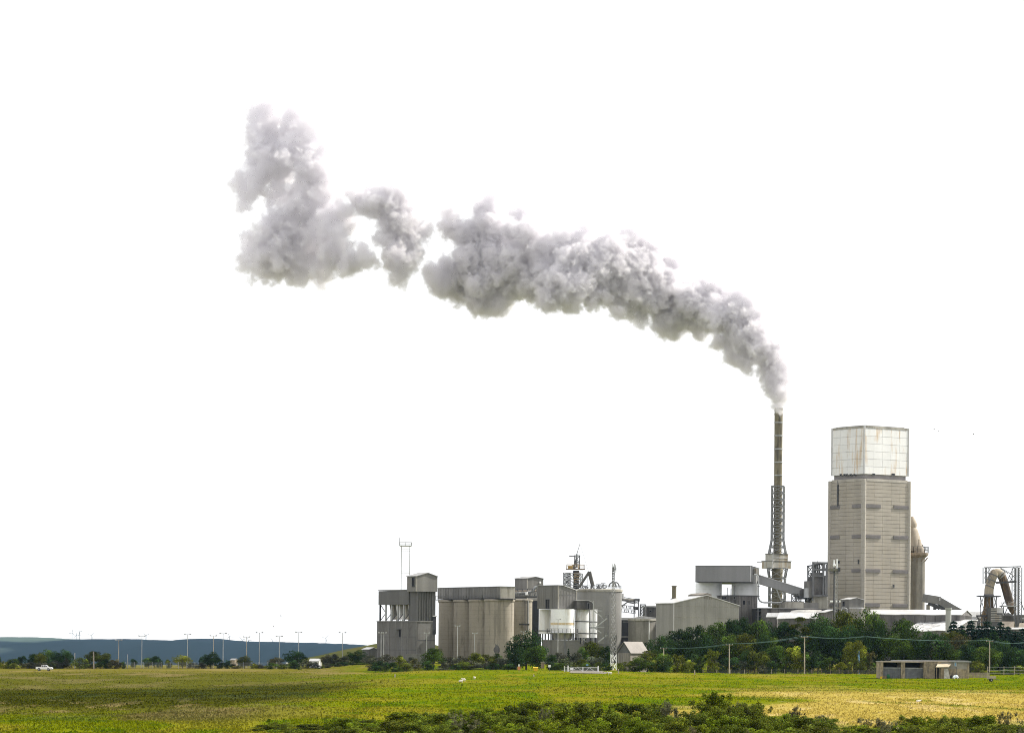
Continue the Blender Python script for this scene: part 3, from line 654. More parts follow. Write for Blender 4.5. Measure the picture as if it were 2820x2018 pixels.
# escape stair
t = thing('escape_stair', 'zigzag outside steel staircase on posts beside the narrow white silo', 'staircase', W(4, 1010, 1250, 890))
d = 890
for x, ya, yb in ((905, 800, 1185), (950, 705, 1190), (1080, 925, 1190), (1118, 860, 1180), (1092, 1120, 1290)):
    a = W(4, x, ya, d); MB().bar((a.x, a.y, ZG - .6), a, .22).build('post', m_steel if x != 950 else m_steell, t)
for xa, ya, xb, yb in ((985, 992, 1100, 905), (1003, 1166, 1095, 1095), (955, 815, 1040, 880), (955, 1000, 1040, 1065), (985, 815, 1040, 818)):
    for e in (0, 1.1): MB().bar(W(4, xa, ya, d + e), W(4, xb, yb, d + e), .14, .3).build('stringer', m_steell, t)
    a, b = W(4, xa, ya, d + .55), W(4, xb, yb, d + .55); mb = MB()
    for k in range(9): p = a.lerp(b, k / 8); mb.box((p.x, p.y, p.z + .1), (.3, 1.0, .05))
    mb.build('tread', m_steell, t, kind='stuff')
for xa, xb, y in ((915, 990, 1000), (1000, 1078, 1002), (1080, 1108, 905), (1080, 1108, 1092), (985, 1048, 818)):
    MB().bar(W(4, xa, y, d + .5), W(4, xb, y, d + .5), 1.2, .14).build('landing', m_steell, t); MB().rail([W(4, xa, y, d), W(4, xb, y, d)], 1.0, .06).build('railing', m_steel, t)
for xa, ya, xb, yb in ((815, 1165, 870, 1115), (870, 1165, 815, 1115), (1010, 860, 1080, 930)): MB().bar(W(4, xa, ya, 891), W(4, xb, yb, 891), .12).build('brace', m_steell, t)

# large grey silo
dS = 938; cS = W(4, 1012, 800, dS); rS = S(4, 256, dS)
t = thing('clinker_silo', 'largest grey round silo with pipes on top, its right edge sunlit', 'silo', (cS.x, cS.y, ZG))
z1 = W(4, 1012, 570, dS - rS).z
MB().lathe(cS, [(rS * .97, ZG - 1), (rS * .99, ZG + 6), (rS, z1 - .9)], 56).build('shell', mat('silo_render', (.215, .21, .20), .12, .1, .16, rough=.42, spec=.5), t, smooth=True)
MB().lathe(cS, [(rS + .1, z1 - .9), (rS + .25, z1 - .8), (rS + .25, z1 - .2), (rS, z1)], 56).build('rim', m_pale, t, smooth=True)
MB().rail([(cS.x + math.cos(a) * rS * .97, cS.y + math.sin(a) * rS * .97, z1) for a in np.linspace(0, 2 * math.pi, 30)], 1.1, .07).build('railing', m_steel, t)
for x, w, dy in ((860, 22, 30), (930, 20, 25), (1012, 30, 50), (1060, 26, 62), (1000, 16, 30)):
    b = W(4, x, 556, dS - 2); b.z = z1
    MB().bar(b, b + Vector((0, 0, S(4, dy, dS))), .3).build('post', m_steel, t); MB().bar(b + Vector((-S(4, w, dS), 0, S(4, dy, dS))), b + Vector((S(4, w, dS), 0, S(4, dy, dS))), .25).build('crossbar', m_steel, t)
    MB().bar(b + Vector((-S(4, w, dS), 0, 0)), b + Vector((0, 0, S(4, dy, dS))), .18).build('brace', m_steel, t)
    MB().path([b + Vector((S(4, w * 1.6 * math.sin(k * math.pi / 6), dS), -.5, S(4, dy * .7 * math.cos(k * math.pi / 12), dS))) for k in range(7)], .14, 6).build('pipe', m_steel, t)
for xc, rx in ((1205, 34), (1165, 40)):
    MB().path([W(4, xc + rx * math.cos(a), 552 - 52 * math.sin(a), dS - 3) for a in np.linspace(0, math.pi, 11)], .22, 7).build('pipe', m_steel, t)
for xa, ya, xb, yb, r in ((905, 380, 788, 556, .42), (905, 378, 946, 545, .62)): MB().tube(W(4, xa, ya, dS), W(4, xb, yb, dS), r).build('duct', mat('duct_sheet', (.105, .1, .09), .2, .3, .2), t)
MB().bar(W(4, 884, 385, dS), W(4, 884, 545, dS), .1).build('post', m_steell, t)

# bucket elevator head with a guyed needle mast
t = thing('elevator_tower', 'open steel elevator tower with ochre platform and needle mast behind the mill cabin', 'tower', W(4, 745, 560, 952))
dT = 952
cT = W(4, 760, 500, dT)
a = W(4, 757, 556, dT); MB().lathe((a.x, a.y), [(S(4, 36, dT), W(4, 0, 620, dT).z), (S(4, 30, dT), W(4, 0, 470, dT).z), (S(4, 40, dT), W(4, 0, 400, dT).z), (S(4, 34, dT), W(4, 0, 362, dT).z)], 20).build('cyclone', m_steeld, t, smooth=True)
MB().lattice(W(4, 735, 600, dT), W(4, 735, 400, dT), S(4, 120, dT), S(4, 115, dT), 3, .16, rot=.6).build('lower_frame', m_steell, t)
MB().lattice(W(4, 655, 600, dT), W(4, 655, 392, dT), S(4, 40, dT), S(4, 40, dT), 4, .15, rot=.3).build('side_frame', m_steel, t)
pf = W(4, 750, 352, dT); MB().box(pf, (S(4, 190, dT), 4.5, .35), .15).build('platform', m_rusty, t)
MB().rail([pf + Vector((x * S(4, 97, dT), y * 2.2, .2)) for x, y in ((-1, -1), (1, -1), (1, 1), (-1, 1), (-1, -1))], 1.2, .13).build('railing', m_yellow, t)
MB().box(W(4, 690, 335, dT - 1), (S(4, 45, dT), 1.6, S(4, 42, dT))).build('drive_housing', m_yellow, t); MB().box(W(4, 735, 330, dT), (S(4, 34, dT), 1.8, S(4, 44, dT))).build('motor_housing', m_pale, t)
MB().lattice(W(4, 767, 350, dT), W(4, 767, 200, dT), S(4, 42, dT), S(4, 42, dT), 2, .2, rot=.75).build('upper_frame', m_steel, t)
MB().bar(W(4, 735, 340, dT), W(4, 765, 205, dT), .45).build('chute', m_steeld, t); MB().bar(W(4, 765, 335, dT), W(4, 765, 180, dT), .5).build('chute', m_steell, t)
MB().bar(W(4, 680, 207, dT), W(4, 806, 200, dT), .28).build('hoist_beam', m_steel, t)
for dx in (0, 9): MB().bar(W(4, 765 + dx * .3, 180, dT), W(4, 801, 66, dT), .12).build('mast', m_steel, t)
MB().bar(W(4, 801, 66, dT), W(4, 892, 368, dT), .06).build('guy_wire', m_steel, t)
for y in (430, 465, 500): MB().box(W(4, 770, y, dT - 2.2), (S(4, 70, dT), 1.0, .2)).build('walkway', m_rusty, t); MB().rail([W(4, 735, y, dT - 2.7), W(4, 805, y, dT - 2.7)], 1.1, .08).build('railing', m_yellow, t)

# telecom mast
m_mast = mat('mast_zinc', (.27, .27, .27), .35, .8, 0, rough=.5)
dM = 722; b0 = W(4, 1174, 1470, dM); zb = b0.z
t = thing('lattice_mast', 'slim three-legged lattice mast with aerials in front of the largest grey silo', 'mast', b0)
def mx_(y): return W(4, 1174 + (y - 500) * 0.0, y, dM)
hw = lambda y: S(4, np.interp(y, [310, 500, 1180, 1470], [13, 19, 36, 40]), dM)
for ya, yb, nb, m in ((1300, 500, 14, m_mast), (500, 330, 6, m_steel)):
    MB().lattice(mx_(ya), mx_(yb), hw(ya), hw(yb), nb, .075, 3, rot=.35, horiz=False).build('lattice', m, t)
MB().lattice(mx_(1480), mx_(1300), hw(1470), hw(1300), 2, .09, 3, rot=.35, horiz=False).build('lower_legs', m_white, t)
for x, y in ((1168, 325), (1185, 320), (1200, 335), (1203, 360), (1178, 350)): p = W(4, x, y, dM); MB().box(p, (.2, .18, 1.3)).build('aerial', m_steell, t)
for y in (350, 500): MB().bar(W(4, 1155, y, dM), W(4, 1208, y, dM), .08).build('aerial_arm', m_steel, t)

# conveyor truss, tank and low blocks right of the silo
t = thing('conveyor_truss', 'sloping lattice conveyor bridge running right from the largest grey silo', 'conveyor', W(4, 1430, 880, 955))
for d in (954, 957):
    MB().truss(W(4, 1262, 685, d), W(4, 1445, 722, d), W(4, 1262, 700, d), W(4, 1445, 738, d), 3, .12).build('top_truss', m_steel, t)
    MB().truss(W(4, 1262, 752, d), W(4, 1420, 770, d), W(4, 1262, 826, d), W(4, 1420, 848, d), 8, .13).build('truss', m_steel, t)
    for x in (1408, 1455): MB().bar(W(4, x, 690, d), (W(4, x, 690, d).x, d, ZG), .3).build('post', m_steeld, t)
    MB().path([W(4, 1262, 770, d), W(4, 1330, 720, d), W(4, 1420, 735, d)], .25, 6).build('pipe', m_steel, t)
MB().path([W(4, 1262, 690, 955), W(4, 1420, 705, 955)], .5, 8).build('pipe', m_pale, t); MB().bar(W(4, 1262, 660, 955), W(4, 1425, 690, 955), .18).build('rail_bar', m_steel, t)
MB().box(W(4, 1432, 790, 955.5), (S(4, 44, 955), 2.2, 1.0)).build('landing', m_steeld, t); MB().box(W(4, 1440, 695, 955), (1.6, 2, .9)).build('motor_housing', m_steel, t)
MB().lathe(W(4, 1281, 640, 955), [(.35, W(4, 0, 690, 955).z), (.35, W(4, 0, 615, 955).z)], 10).build('vent_pipe', m_roof, t)
MB().lattice(W(4, 1505, 880, 957), W(4, 1505, 745, 957), S(4, 45, 957), S(4, 40, 957), 4, .13, rot=.6).build('stair_frame', m_steel, t)
f = Fr(4, 1538, 1546, 1665, 962, 6, 800)
t = thing('back_building', 'low stained concrete block with a white roof edge behind the round tank', 'building', f.base())
MB().fbox(f, 0, f.a, 0, 8, ZG - 1, f.z(775)).build('wall', m_ribconc, t); MB().fbox(f, -.3, f.a, -.4, 8.2, f.z(775), f.z(758)).build('roof', m_roof, t); window(f, 'r', 4, 1580, 1600, 812, 828, t)
f = Fr(4, 1260, 1264, 1660, 946, 5, 900)
t = thing('yard_building', 'dark blue-black sheet building with a pale roof behind the round tank', 'building', f.base())
MB().fbox(f, 0, f.a, 0, 9, ZG - 1, f.z(920)).build('wall', m_darkclad, t); MB().prof(f, [(-.2, f.z(920)), (f.a, f.z(920)), (f.a, f.z(890)), (f.a * .6, f.z(872)), (f.a * .35, f.z(893)), (-.2, f.z(893))], -.3, 9).build('roof', m_roof, t)
MB().fbox(f, -.1, 2.2, -.14, .02, f.z(1115), f.z(1098)).build('pipe_rail', m_galv, t); MB().fbox(f, .4, 2.2, -.14, .02, f.z(945), f.z(935)).build('pipe_rail', m_galv, t)
dK = 932; cK = W(4, 1494, 1000, dK); rK = S(4, 152, dK); z1 = W(4, 1494, 905, dK - rK).z
t = thing('round_tank', 'squat round concrete tank with a pale rim left of the corrugated barn', 'tank', (cK.x, cK.y, ZG))
MB().lathe(cK, [(rK, ZG - 1), (rK, z1 - .7)], 44).build('shell', m_pale if 0 else mat('tank_concrete', (.235, .222, .20), .18, .1, .4, stain=(.1, .092, .08), sa=.5), t, smooth=True)
MB().lathe(cK, [(rK + .15, z1 - .7), (rK + .25, z1 - .6), (rK + .25, z1 - .05), (rK, z1)], 44).build('rim', m_pale, t, smooth=True)
p = W(4, 1574, 910, dK - rK * .86); MB().tube((p.x, p.y, ZG), (p.x, p.y, z1 - .3), .16).build('downpipe', m_white, t)

# gabled stone house by the mast
f = Fr(4, 1222, 1366, 1560, 752, 52, 1300)
t = thing('gabled_house', 'small old house with a steep gable and pale roof right of the lattice mast', 'house', f.base(float(gh(f.C.x, 752))))
zg = float(gh(f.C.x, 752)) - .5; ze = f.z(1288); lp = f.l(1296); zp = f.zl(1170, 1296)
MB().fbox(f, 0, f.a, 0, f.b, zg, ze).build('wall', mat('house_render', (.25, .225, .195), .2, .4, .3), t)
MB().profl(f, [(-.0, ze), (lp, zp), (f.b, ze)], .05, f.a - .05).build('gable', mat('house_boards', (.12, .12, .12), .15, .5, .2), t)
for a, b, za, zb_ in ((-.3, lp, ze - .2, zp), (lp, f.b + .3, zp, ze - .2)): MB().profl(f, [(a, za + .05), (b, zb_ + .05), (b, zb_ + .22), (a, za + .22)], -.3, f.a + .2).build('roof', mat('house_roof', (.26, .24, .22), .12, .3, .1), t)
for k in range(5): MB().fbox(f, -.04, .02, .3 + k * f.b / 5, .55 + k * f.b / 5, zg, ze - .1).build('board', m_pale, t)

# faint open frame tower behind the loading building
d = 1020; a = W(3, 390, 590, d); r = S(3, 66, d); z = W(3, 0, 88, d).z; z0 = ZG - 4
t = thing('frame_tower', 'faint thin open frame tower with a railed top deck behind the loading building', 'tower', (a.x, d, z0))
for k in range(4): u = Vector((math.cos(R(45) + k * math.pi / 2), math.sin(R(45) + k * math.pi / 2), 0)) * r; MB().bar(Vector((a.x, d, z0)) + u, Vector((a.x, d, z)) + u, .11).build('leg', m_steell, t)
for y in (128, 375): zz = W(3, 0, y, d).z; MB().rail([Vector((a.x, d, zz - 1)) + Vector((math.cos(R(45) + k * math.pi / 2), math.sin(R(45) + k * math.pi / 2), 0)) * r for k in range(5)], 1, .06, 30).build('cross_rail', m_roof, t)
MB().box((a.x, d, z), (r * 2.0, r * 2.0, .25)).build('deck', m_steell, t)
MB().rail([Vector((a.x + x * r, d + y * r, z + .1)) for x, y in ((-1, -1), (1, -1), (1, 1), (-1, 1), (-1, -1))], 1.1, .08).build('railing', m_steell, t)
MB().bar((a.x - r, d - r, z), (a.x - r, d - r, z + 2.6), .14).build('aerial', m_steel, t)
# ---------------------------------------------------------------- works: right half
def inst(src, parent, loc, rz=0, sc=None):       # another piece that shares mesh data
    o = src.copy(); COL.objects.link(o); o.parent = parent; o.location = Vector(loc) - WL[parent.name]; o.rotation_euler = (0, 0, rz)
    if sc: o.scale = sc
    return o
# corrugated barn
f = Fr(5, 108, 306, 1036, 895, 25, 800)
t = thing('corrugated_barn', 'big pale corrugated barn with a ridge monitor and white roof', 'barn', f.base())
ze0, zp, ze1 = f.z(652), f.zr(566, 670), f.zr(682, 1034); pk = f.r(672)
m_barn = mat('barn_sheet', (.30, .292, .272), .10, .12, .22, rough=.6)
MB().prof(f, [(0, ZG - 1), (f.a, ZG - 1), (f.a, ze1), (pk, zp), (0, ze0)], 0, f.b).build('wall', m_barn, t)
for a, b, za, zb_ in ((-.3, pk, ze0 - .1, zp), (pk, f.a + .3, zp, ze1 - .1)): MB().prof(f, [(a, za + .02), (b, zb_ + .02), (b, zb_ + .25), (a, za + .25)], -.3, f.b + .3).build('roof', m_roof, t)
ribs(f, 'r', .3, f.a, ZG, lambda k: ze0 + (zp - ze0) * k / pk if k < pk else zp + (ze1 - zp) * (k - pk) / (f.a - pk), .62, 'cladding_rib', m_barn, t, t=.05, w=.2)
ribs(f, 'l', .3, f.b, ZG, ze0 - .1, .62, 'cladding_rib', m_barn, t, t=.05, w=.2)
MB().fbox(f, -.1, .12, -.1, .1, ZG, ze0).build('corner_trim', m_roof, t)
for y in (690, 812): MB().fbox(f, .15, f.a, -.07, .01, f.zr(y, 700) - .06, f.zr(y, 700) + .06).build('joint_strip', m_pale, t)
r0, r1 = f.r(632), f.r(727); zm0, zm1 = f.zr(600, 680), f.zr(541, 680)
MB().prof(f, [(r0, zm0), (r1, zm0 - .3), (r1, zm1 - .3), ((r0 + r1) / 2, zm1 + .15), (r0, zm1 - .3)], -.03, f.b - 2).build('ridge_monitor', mat('monitor_sheet', (.21, .19, .165), .15, .2, .3), t)
c = W(5, 310, 620, 915); z0, z1 = W(5, 310, 625, 915).z - 6, W(5, 310, 457, 915).z; r = S(5, 25, 915)
t = thing('vent_stack', 'short brown-grey vent stack rising behind the corrugated barn', 'stack', (c.x, c.y, z0))
MB().lathe(c, [(r, z0), (r, z1)], 20).build('pipe', m_stack, t, smooth=True); MB().lathe(c, [(r + .02, z1 - .25), (r + .12, z1 - .2), (r + .12, z1 + .04), (r - .3, z1 + .03)], 20).build('rim', m_stack, t)
MB().lathe(c, [(r + .02, z0 + 6.3), (r + .4, z0 + 6.4), (r + .4, z0 + 6.7), (r + .02, z0 + 6.8)], 20).build('collar', m_ribconc, t)

# stained concrete store and hopper house on white silos
f = Fr(5, 792, 912, 1242, 938, 20, 700)
t = thing('concrete_store', 'dark stained concrete store with small windows beneath the hopper house', 'building', f.base())
zt = f.z(568)
MB().fbox(f, 0, f.a, 0, f.b, ZG - 1, zt).build('wall', m_ribconc, t); MB().fbox(f, -.2, f.a + .2, -.2, f.b + .2, zt + .02, zt + .25).build('roof', m_steeld, t)
for k in range(9): MB().fbox(f, .2 + k * f.a / 9, .55 + k * f.a / 9, -.16, .02, ZG, zt - .2).build('pilaster', m_ribconc, t)
for xa, xb, ya, yb in ((1078, 1103, 620, 665), (1130, 1156, 620, 665), (974, 988, 578, 605), (1060, 1085, 800, 840)): window(f, 'r', 5, xa, xb, ya, yb, t)
window(f, 'l', 5, 845, 900, 580, 606, t)
for x, h in ((905, 2.6), (945, 2.2), (985, 3.2), (825, 1)): p = W(5, x, 568, 941); MB().bar((p.x, p.y, zt + .2), (p.x, p.y, zt + h), .2).build('vent_pipe', m_steel, t)
f = Fr(5, 548, 1166, 1262, 945, 80, 330)
t = thing('hopper_house', 'long plain grey sheet box raised on two white silos', 'building', f.base(f.z(415)))
z0, z1 = f.z(411), f.z(236)
m_hop = mat('hopper_sheet', (.215, .215, .218), .08, .06, .12, rough=.6)
MB().fbox(f, 0, f.a, 0, f.b, z0, z1).build('wall', m_hop, t)
MB().fbox(f, -.12, f.a, -.12, f.b + .1, z1 + .01, z1 + .14).build('roof', m_steel, t); MB().fbox(f, -.1, .1, -.1, .12, z0, z1).build('corner_trim', m_roof, t)
MB().fbox(f, -.08, f.a, -.08, f.b, z0 - .2, z0 - .01).build('sill_beam', m_steeld, t)
ribs(f, 'l', .4, f.b, z0, z1, 2.9, 'cladding_rib', m_hop, t, t=.04, w=.1)
f2 = Fr(5, 1218, 1226, 1263, 952, 40, 300); MB().fbox(f2, 0, f2.a, 0, 3, f2.z(330), f2.z(262)).build('roof_box', m_stackbox, t)
for xc, hw, lab in ((697, 148, 'wide white silo under the left end of the hopper house'), (1098, 146, 'wide white silo under the right end of the hopper house')):
    d = 958; c = W(5, xc, 500, d); r = S(5, hw, d)
    t = thing('white_silo', lab, 'silo', (c.x, c.y, ZG), 'white silos under the hopper house')
    MB().lathe(c, [(r, ZG - 1), (r, z0 - .25)], 44).build('shell', m_whitem, t, smooth=True)
    z = W(5, xc, 500, d).z; MB().lathe(c, [(r + .005, z - .05), (r + .04, z), (r + .005, z + .05)], 44).build('seam', m_white, t)
# bent dust pipe
t = thing('dust_pipe', 'bent pale dust pipe dropping from the hopper house and running right to the stack', 'pipe', W(5, 1255, 645, 943))
MB().path([W(5, x, y, 943) for x, y in ((1205, 330), (1228, 331), (1243, 342), (1252, 362), (1255, 420), (1253, 580), (1258, 605), (1270, 625), (1290, 638), (1320, 643), (1545, 645))], S(5, 9, 943), 8).build('pipe', m_steell, t, smooth=True)
for y in (450, 560): MB().lathe(W(5, 1254, y, 943), [(S(5, 13, 943), W(5, 0, y + 4, 943).z), (S(5, 13, 943), W(5, 0, y - 4, 943).z)], 12).build('flange', m_steel, t)
# covered conveyor
t = thing('covered_conveyor', 'long covered conveyor sloping down to the right in front of the tall stack', 'conveyor', W(5, 1500, 560, 953))
A, B = W(5, 1252, 384, 953), W(5, 1738, 536, 953)
MB().bar(A, B, 3.0, S(5, 92, 953)).build('gallery', m_galv if 0 else mat('conveyor_sheet', (.27, .27, .27), .08, .1, .15, rough=.6), t)
up = Vector((0, 0, S(5, 49, 953))); MB().bar(A + up, B + up, 3.3, .18).build('roof', m_roof, t)
f = Fr(5, 1718, 1724, 1780, 951, 25, 530)
MB().prof(f, [(0, f.z(578)), (f.a, f.z(578)), (f.a, f.z(500)), (f.a * .6, f.z(488)), (0, f.z(505))], 0, 4).build('head_house', m_galv, t)
MB().bar(W(5, 1700, 590, 951), W(5, 1805, 590, 951), 3.5, .9).build('landing', m_steeld, t)
for x in (1648, 1706, 1800): MB().lattice((W(5, x, 600, 952).x, 952, W(5, x, 640, 952).z), (W(5, x, 600, 952).x, 952, W(5, x, 545, 952).z), .9, .9, 2, .14, rot=.78).build('trestle', m_steel, t)

# tall stack in its lattice frame
dC = 985; cx = W(6, 230, 62, dC).x * .5 + W(6, 208, 1540, dC).x * .5 + S(6, 3, dC)
zs = lambda y: W(6, 220, y, dC).z
t = thing('tall_smokestack', 'tall ringed steel smokestack in a lattice frame, smoke leaving its top', 'smokestack', (cx, dC, ZG))
cc = (cx, dC); rS = S(6, 30.5, dC)
MB().lathe(cc, [(rS * 1.32, ZG), (rS * 1.25, zs(1330)), (rS * 1.4, zs(1262)), (rS * 1.0, zs(1240)), (rS * .98, zs(640)), (rS * 1.02, zs(63)), (rS * .86, zs(62)), (rS * .84, zs(75))], 32).build('flue', m_stack, t, smooth=True)
for y in (75, 110, 172, 270, 369, 467, 565, 640, 780, 900, 1040): MB().lathe(cc, [(rS * 1.0, zs(y) - .22), (rS * 1.08, zs(y) - .18), (rS * 1.08, zs(y) + .18), (rS * 1.0, zs(y) + .22)], 32).build('ring', m_steell if y > 140 and y < 600 else m_stack, t)
W5 = S(6, 62, dC)
C = lambda y: Vector((cx, dC, zs(y)))
def frame(ya, yb, ra, rb, nb, w):
    MB().lattice(C(ya), C(yb), ra, rb, nb, w, 4, rot=R(35), legs=False).build('bracing', m_lat, t, kind='stuff')
    for k in range(4):
        a = R(35) + k * math.pi / 2; u = Vector((math.cos(a), math.sin(a), 0)); MB().bar(C(ya) + u * ra, C(yb) + u * rb, .42).build('leg', m_lat, t)
frame(1045, 645, W5, W5, 8, .27); frame(1150, 1045, S(6, 88, dC), W5, 2, .25)
frame(1330, 1256, S(6, 82, dC), S(6, 98, dC), 1, .22); frame(1545, 1330, S(6, 80, dC), S(6, 82, dC), 4, .22)
for xl, xc, xr, ya, yb in ((129, 187, 297, 1150, 1203), (102, 183, 322, 1203, 1256)):
    fb = Fr(6, xl, xc, xr, dC - S(6, 75, dC), 37, 1200); o = MB().fbox(fb, 0, fb.a, 0, fb.b, fb.z(yb), fb.z(ya)).build('platform_box', m_stackbox, t)
    MB().fbox(fb, -.12, fb.a + .1, -.12, fb.b + .1, fb.z(ya), fb.z(ya) + .2).build('cap', m_galv, o); MB().fbox(fb, -.12, .12, -.12, .12, fb.z(yb), fb.z(ya) - .01).build('corner_trim', m_roof, o)
    if ya < 1200: MB().fbox(fb, .1, fb.a, -.1, .03, fb.z(1180), fb.z(1172)).build('white_band', m_roof, o)
    else: MB().bar(fb.p(0, fb.b + .02, fb.z(1207)), fb.p(0, fb.b + 2.2, fb.z(1207)), .2).build('davit', m_steel, o)
MB().bar(W(6, 208, 1520 - 120, dC - 6), W(6, 262, 1540, dC - 6), .35).build('stay', m_steell, t)

# buildings at the foot of the stack
f = Fr(5, 1548, 1554, 1762, 940, 14, 660)
t = thing('pump_house', 'low pale box building at the foot of the tall stack', 'building', f.base())
MB().fbox(f, 0, f.a, 0, 6, ZG - 1, f.z(632)).build('wall', m_pale, t); MB().fbox(f, f.a, f.a + 5, .4, 6, ZG - 1, f.z(640)).build('wall', m_clad2, t); MB().fbox(f, -.15, f.a + .15, -.15, 6, f.z(632), f.z(627)).build('roof', m_steeld, t)
f = Fr(5, 1236, 1245, 1800, 931, 6, 760)
t = thing('long_concrete_building', 'long low stained concrete building below the stack, dark bay at its left end', 'building', f.base())
MB().fbox(f, 2.3 if 0 else f.r(1287), f.a + 10, 0, 9, ZG - 1, f.z(708)).build('wall', m_ribconc, t); MB().fbox(f, 0, f.r(1287), 2, 9, ZG - 1, f.z(708)).build('wall', m_darkclad, t)
MB().fbox(f, -.2, f.a + 10.2, -.3, 9.2, f.z(708), f.z(702)).build('roof', m_roofg, t)
for y in (745, 800): MB().fbox(f, 0, f.r(1287), .2, 1.9, f.z(y), f.z(y) + .25).build('deck', m_steeld, t)
MB().fbox(f, 0, .3, .1, .4, ZG, f.z(708)).build('post', m_steel, t)
def gshed(name, label, n, xl, xc, xr, d, psi, ye, yp, m, mr_, y=800, rib=None, sag=0, pk=.5, yr=None):
    f = Fr(n, xl, xc, xr, d, psi, y); t = thing(name, label, 'shed', f.base()); ze, zp = f.z(ye), f.z(yp); ze2 = f.z(yr) if yr else ze; pk *= f.a
    MB().prof(f, [(0, ZG - 1), (f.a, ZG - 1), (f.a, ze2), (pk, zp), (0, ze)], 0, f.b).build('wall', m, t)
    for a, b, za, zb_ in ((-.3, pk, ze - .1, zp), (pk, f.a + .3, zp, ze2 - .1)):
        k = max(2, int(f.b / 4)); mb = MB()
        for i in range(k):                          # roof in sheets, a little uneven where old
            l0, l1 = -.3 + (f.b + .6) * i / k, -.3 + (f.b + .6) * (i + 1) / k; e0 = sag * math.sin(i * 2.3) * .5; e1 = sag * math.sin((i + 1) * 2.3) * .5
            v = [f.p(r, l, z) for l, e in ((l0, e0), (l1, e1)) for r, z in ((a, za + .02 + e), (b, zb_ + .02 + e * .4), (b, zb_ + .22 + e * .4), (a, za + .22 + e))]
            mb.hexa([v[0], v[4], v[5], v[1], v[3], v[7], v[6], v[2]])
        mb.build('roof', mr_, t)
    if rib: ribs(f, 'l', .3, f.b, ZG, ze - .15, rib, 'cladding_rib', m, t, t=.1, w=rib * .3); ribs(f, 'r', .3, f.a, ZG, min(ze, ze2), rib, 'cladding_rib', m, t, t=.1, w=rib * .3)
    return t, f
gshed('white_roofed_shed', 'small shed with a bright white roof left of the ribbed low shed', 5, 1350, 1462, 1485, 918, 70, 806, 765, m_ribconc, m_roof)
gshed('ribbed_shed', 'low ribbed shed with a long white roof edge under the stack', 5, 1470, 1885, 1940, 905, 72, 824, 760, m_corr, m_roof, rib=.8, sag=.25)
gshed('lean_shed', 'long dusty pale roof behind the ribbed low shed', 5, 1590, 1900, 1990, 925, 68, 800, 730, m_corr, m_roofg if 0 else mat('dusty_roof', (.40, .39, .37), .2, .3, .2), sag=.15)
# kiln preheater block left of the tower
f = Fr(10, 985, 1000, 1228, 948, 12, 700)
t = thing('hopper_block', 'dark stained hopper block in a steel frame close to the big tower', 'building', f.base())
MB().fbox(f, .3, f.a - .4, .1, 6, f.z(872), f.z(540)).build('hopper', m_ribconc, t)
MB().fbox(f, -.1, f.a + .5, 1, 8, ZG - 1, f.z(882)).build('base_wall', m_pale, t)
MB().fbox(f, .2, f.a * .75, .5, 4, f.z(535), f.z(470)).build('upper_hopper', m_galv, t)
for x in (990, 1165, 1222): MB().fbox(f, f.r(x) - .28, f.r(x) + .28, -.5, .05, f.z(880), f.z(300 if x < 1200 else 330)).build('post', m_steel, t)
for y in (305, 420, 535, 870): MB().fbox(f, -.5, f.a + .3, -.45, .02, f.z(y) - .25, f.z(y) + .25).build('beam', m_steel, t)
MB().truss(W(10, 1005, 330, 949), W(10, 1240, 320, 949), W(10, 1005, 440, 949), W(10, 1240, 440, 949), 5, .16).build('truss', m_steel, t)
for xa, xb in ((1050, 1060), (1085, 1098), (1118, 1128), (1030, 1040)): MB().fbox(f, f.r(xa), f.r(xb), 1, 2, f.z(470), f.z(330)).build('pipe', m_steeld, t)
MB().lattice(W(10, 948, 960, 950), W(10, 948, 360, 950), S(10, 62, 950), S(10, 62, 950), 5, .2, rot=.6).build('stair_frame', m_steel, t)
MB().fbox(f, f.r(905), f.r(985), .6, 4, f.z(900), f.z(620)).build('side_hopper', m_galv, t)
MB().bar(W(10, 890, 365, 949), W(10, 1240, 315, 949), .4).build('beam', m_steeld, t)
for x, ya in ((955, 275), (992, 255), (1072, 262)): MB().bar(W(10, x, 330, 950), W(10, x + 2, ya, 950), .12).build('antenna', m_steel, t)
MB().lathe(W(10, 882, 800, 949), [(.9, W(10, 0, 900, 949).z), (.9, W(10, 0, 735, 949).z)], 14).build('vessel', m_steell, t)

# the big tower
dT = 955
f = Fr(6, 600, 858, 1206, dT, 35, 1100)
t = thing('preheater_tower', 'huge square beige tower with a white rust-streaked top storey', 'tower', f.base())
z0, z1 = ZG - 1, f.z(585)
ch = .75
def oct_(fr, e, z0, z1, ch):
    a, b = fr.a, fr.b
    ring = [(ch, -e), (a - ch, -e), (a + e, ch), (a + e, b - ch), (a - ch, b + e), (ch, b + e), (-e, b - ch), (-e, ch)]
    vs = [fr.p(r, l, z) for z in (z0, z1) for r, l in ring]; n = 8
    return MB().add(vs, [tuple(range(n - 1, -1, -1)), tuple(range(n, 2 * n))] + [(i, (i + 1) % n, (i + 1) % n + n, i + n) for i in range(n)])
oct_(f, -.12, z0, z1 - .3, ch).build('core', m_towerl, t)
rows_ = 34; ph = (f.z(606) - f.z(1570)) / rows_
zl0 = f.z(1570)
LV = [(805, -1), (1035, -1), (1268, -1)]
def louv_r(z):  # rows that hold louvre strips
    return any(abs(z - f.z(y)) < ph * .5 for y in (800, 1030, 1262, 1525))
proto = {}
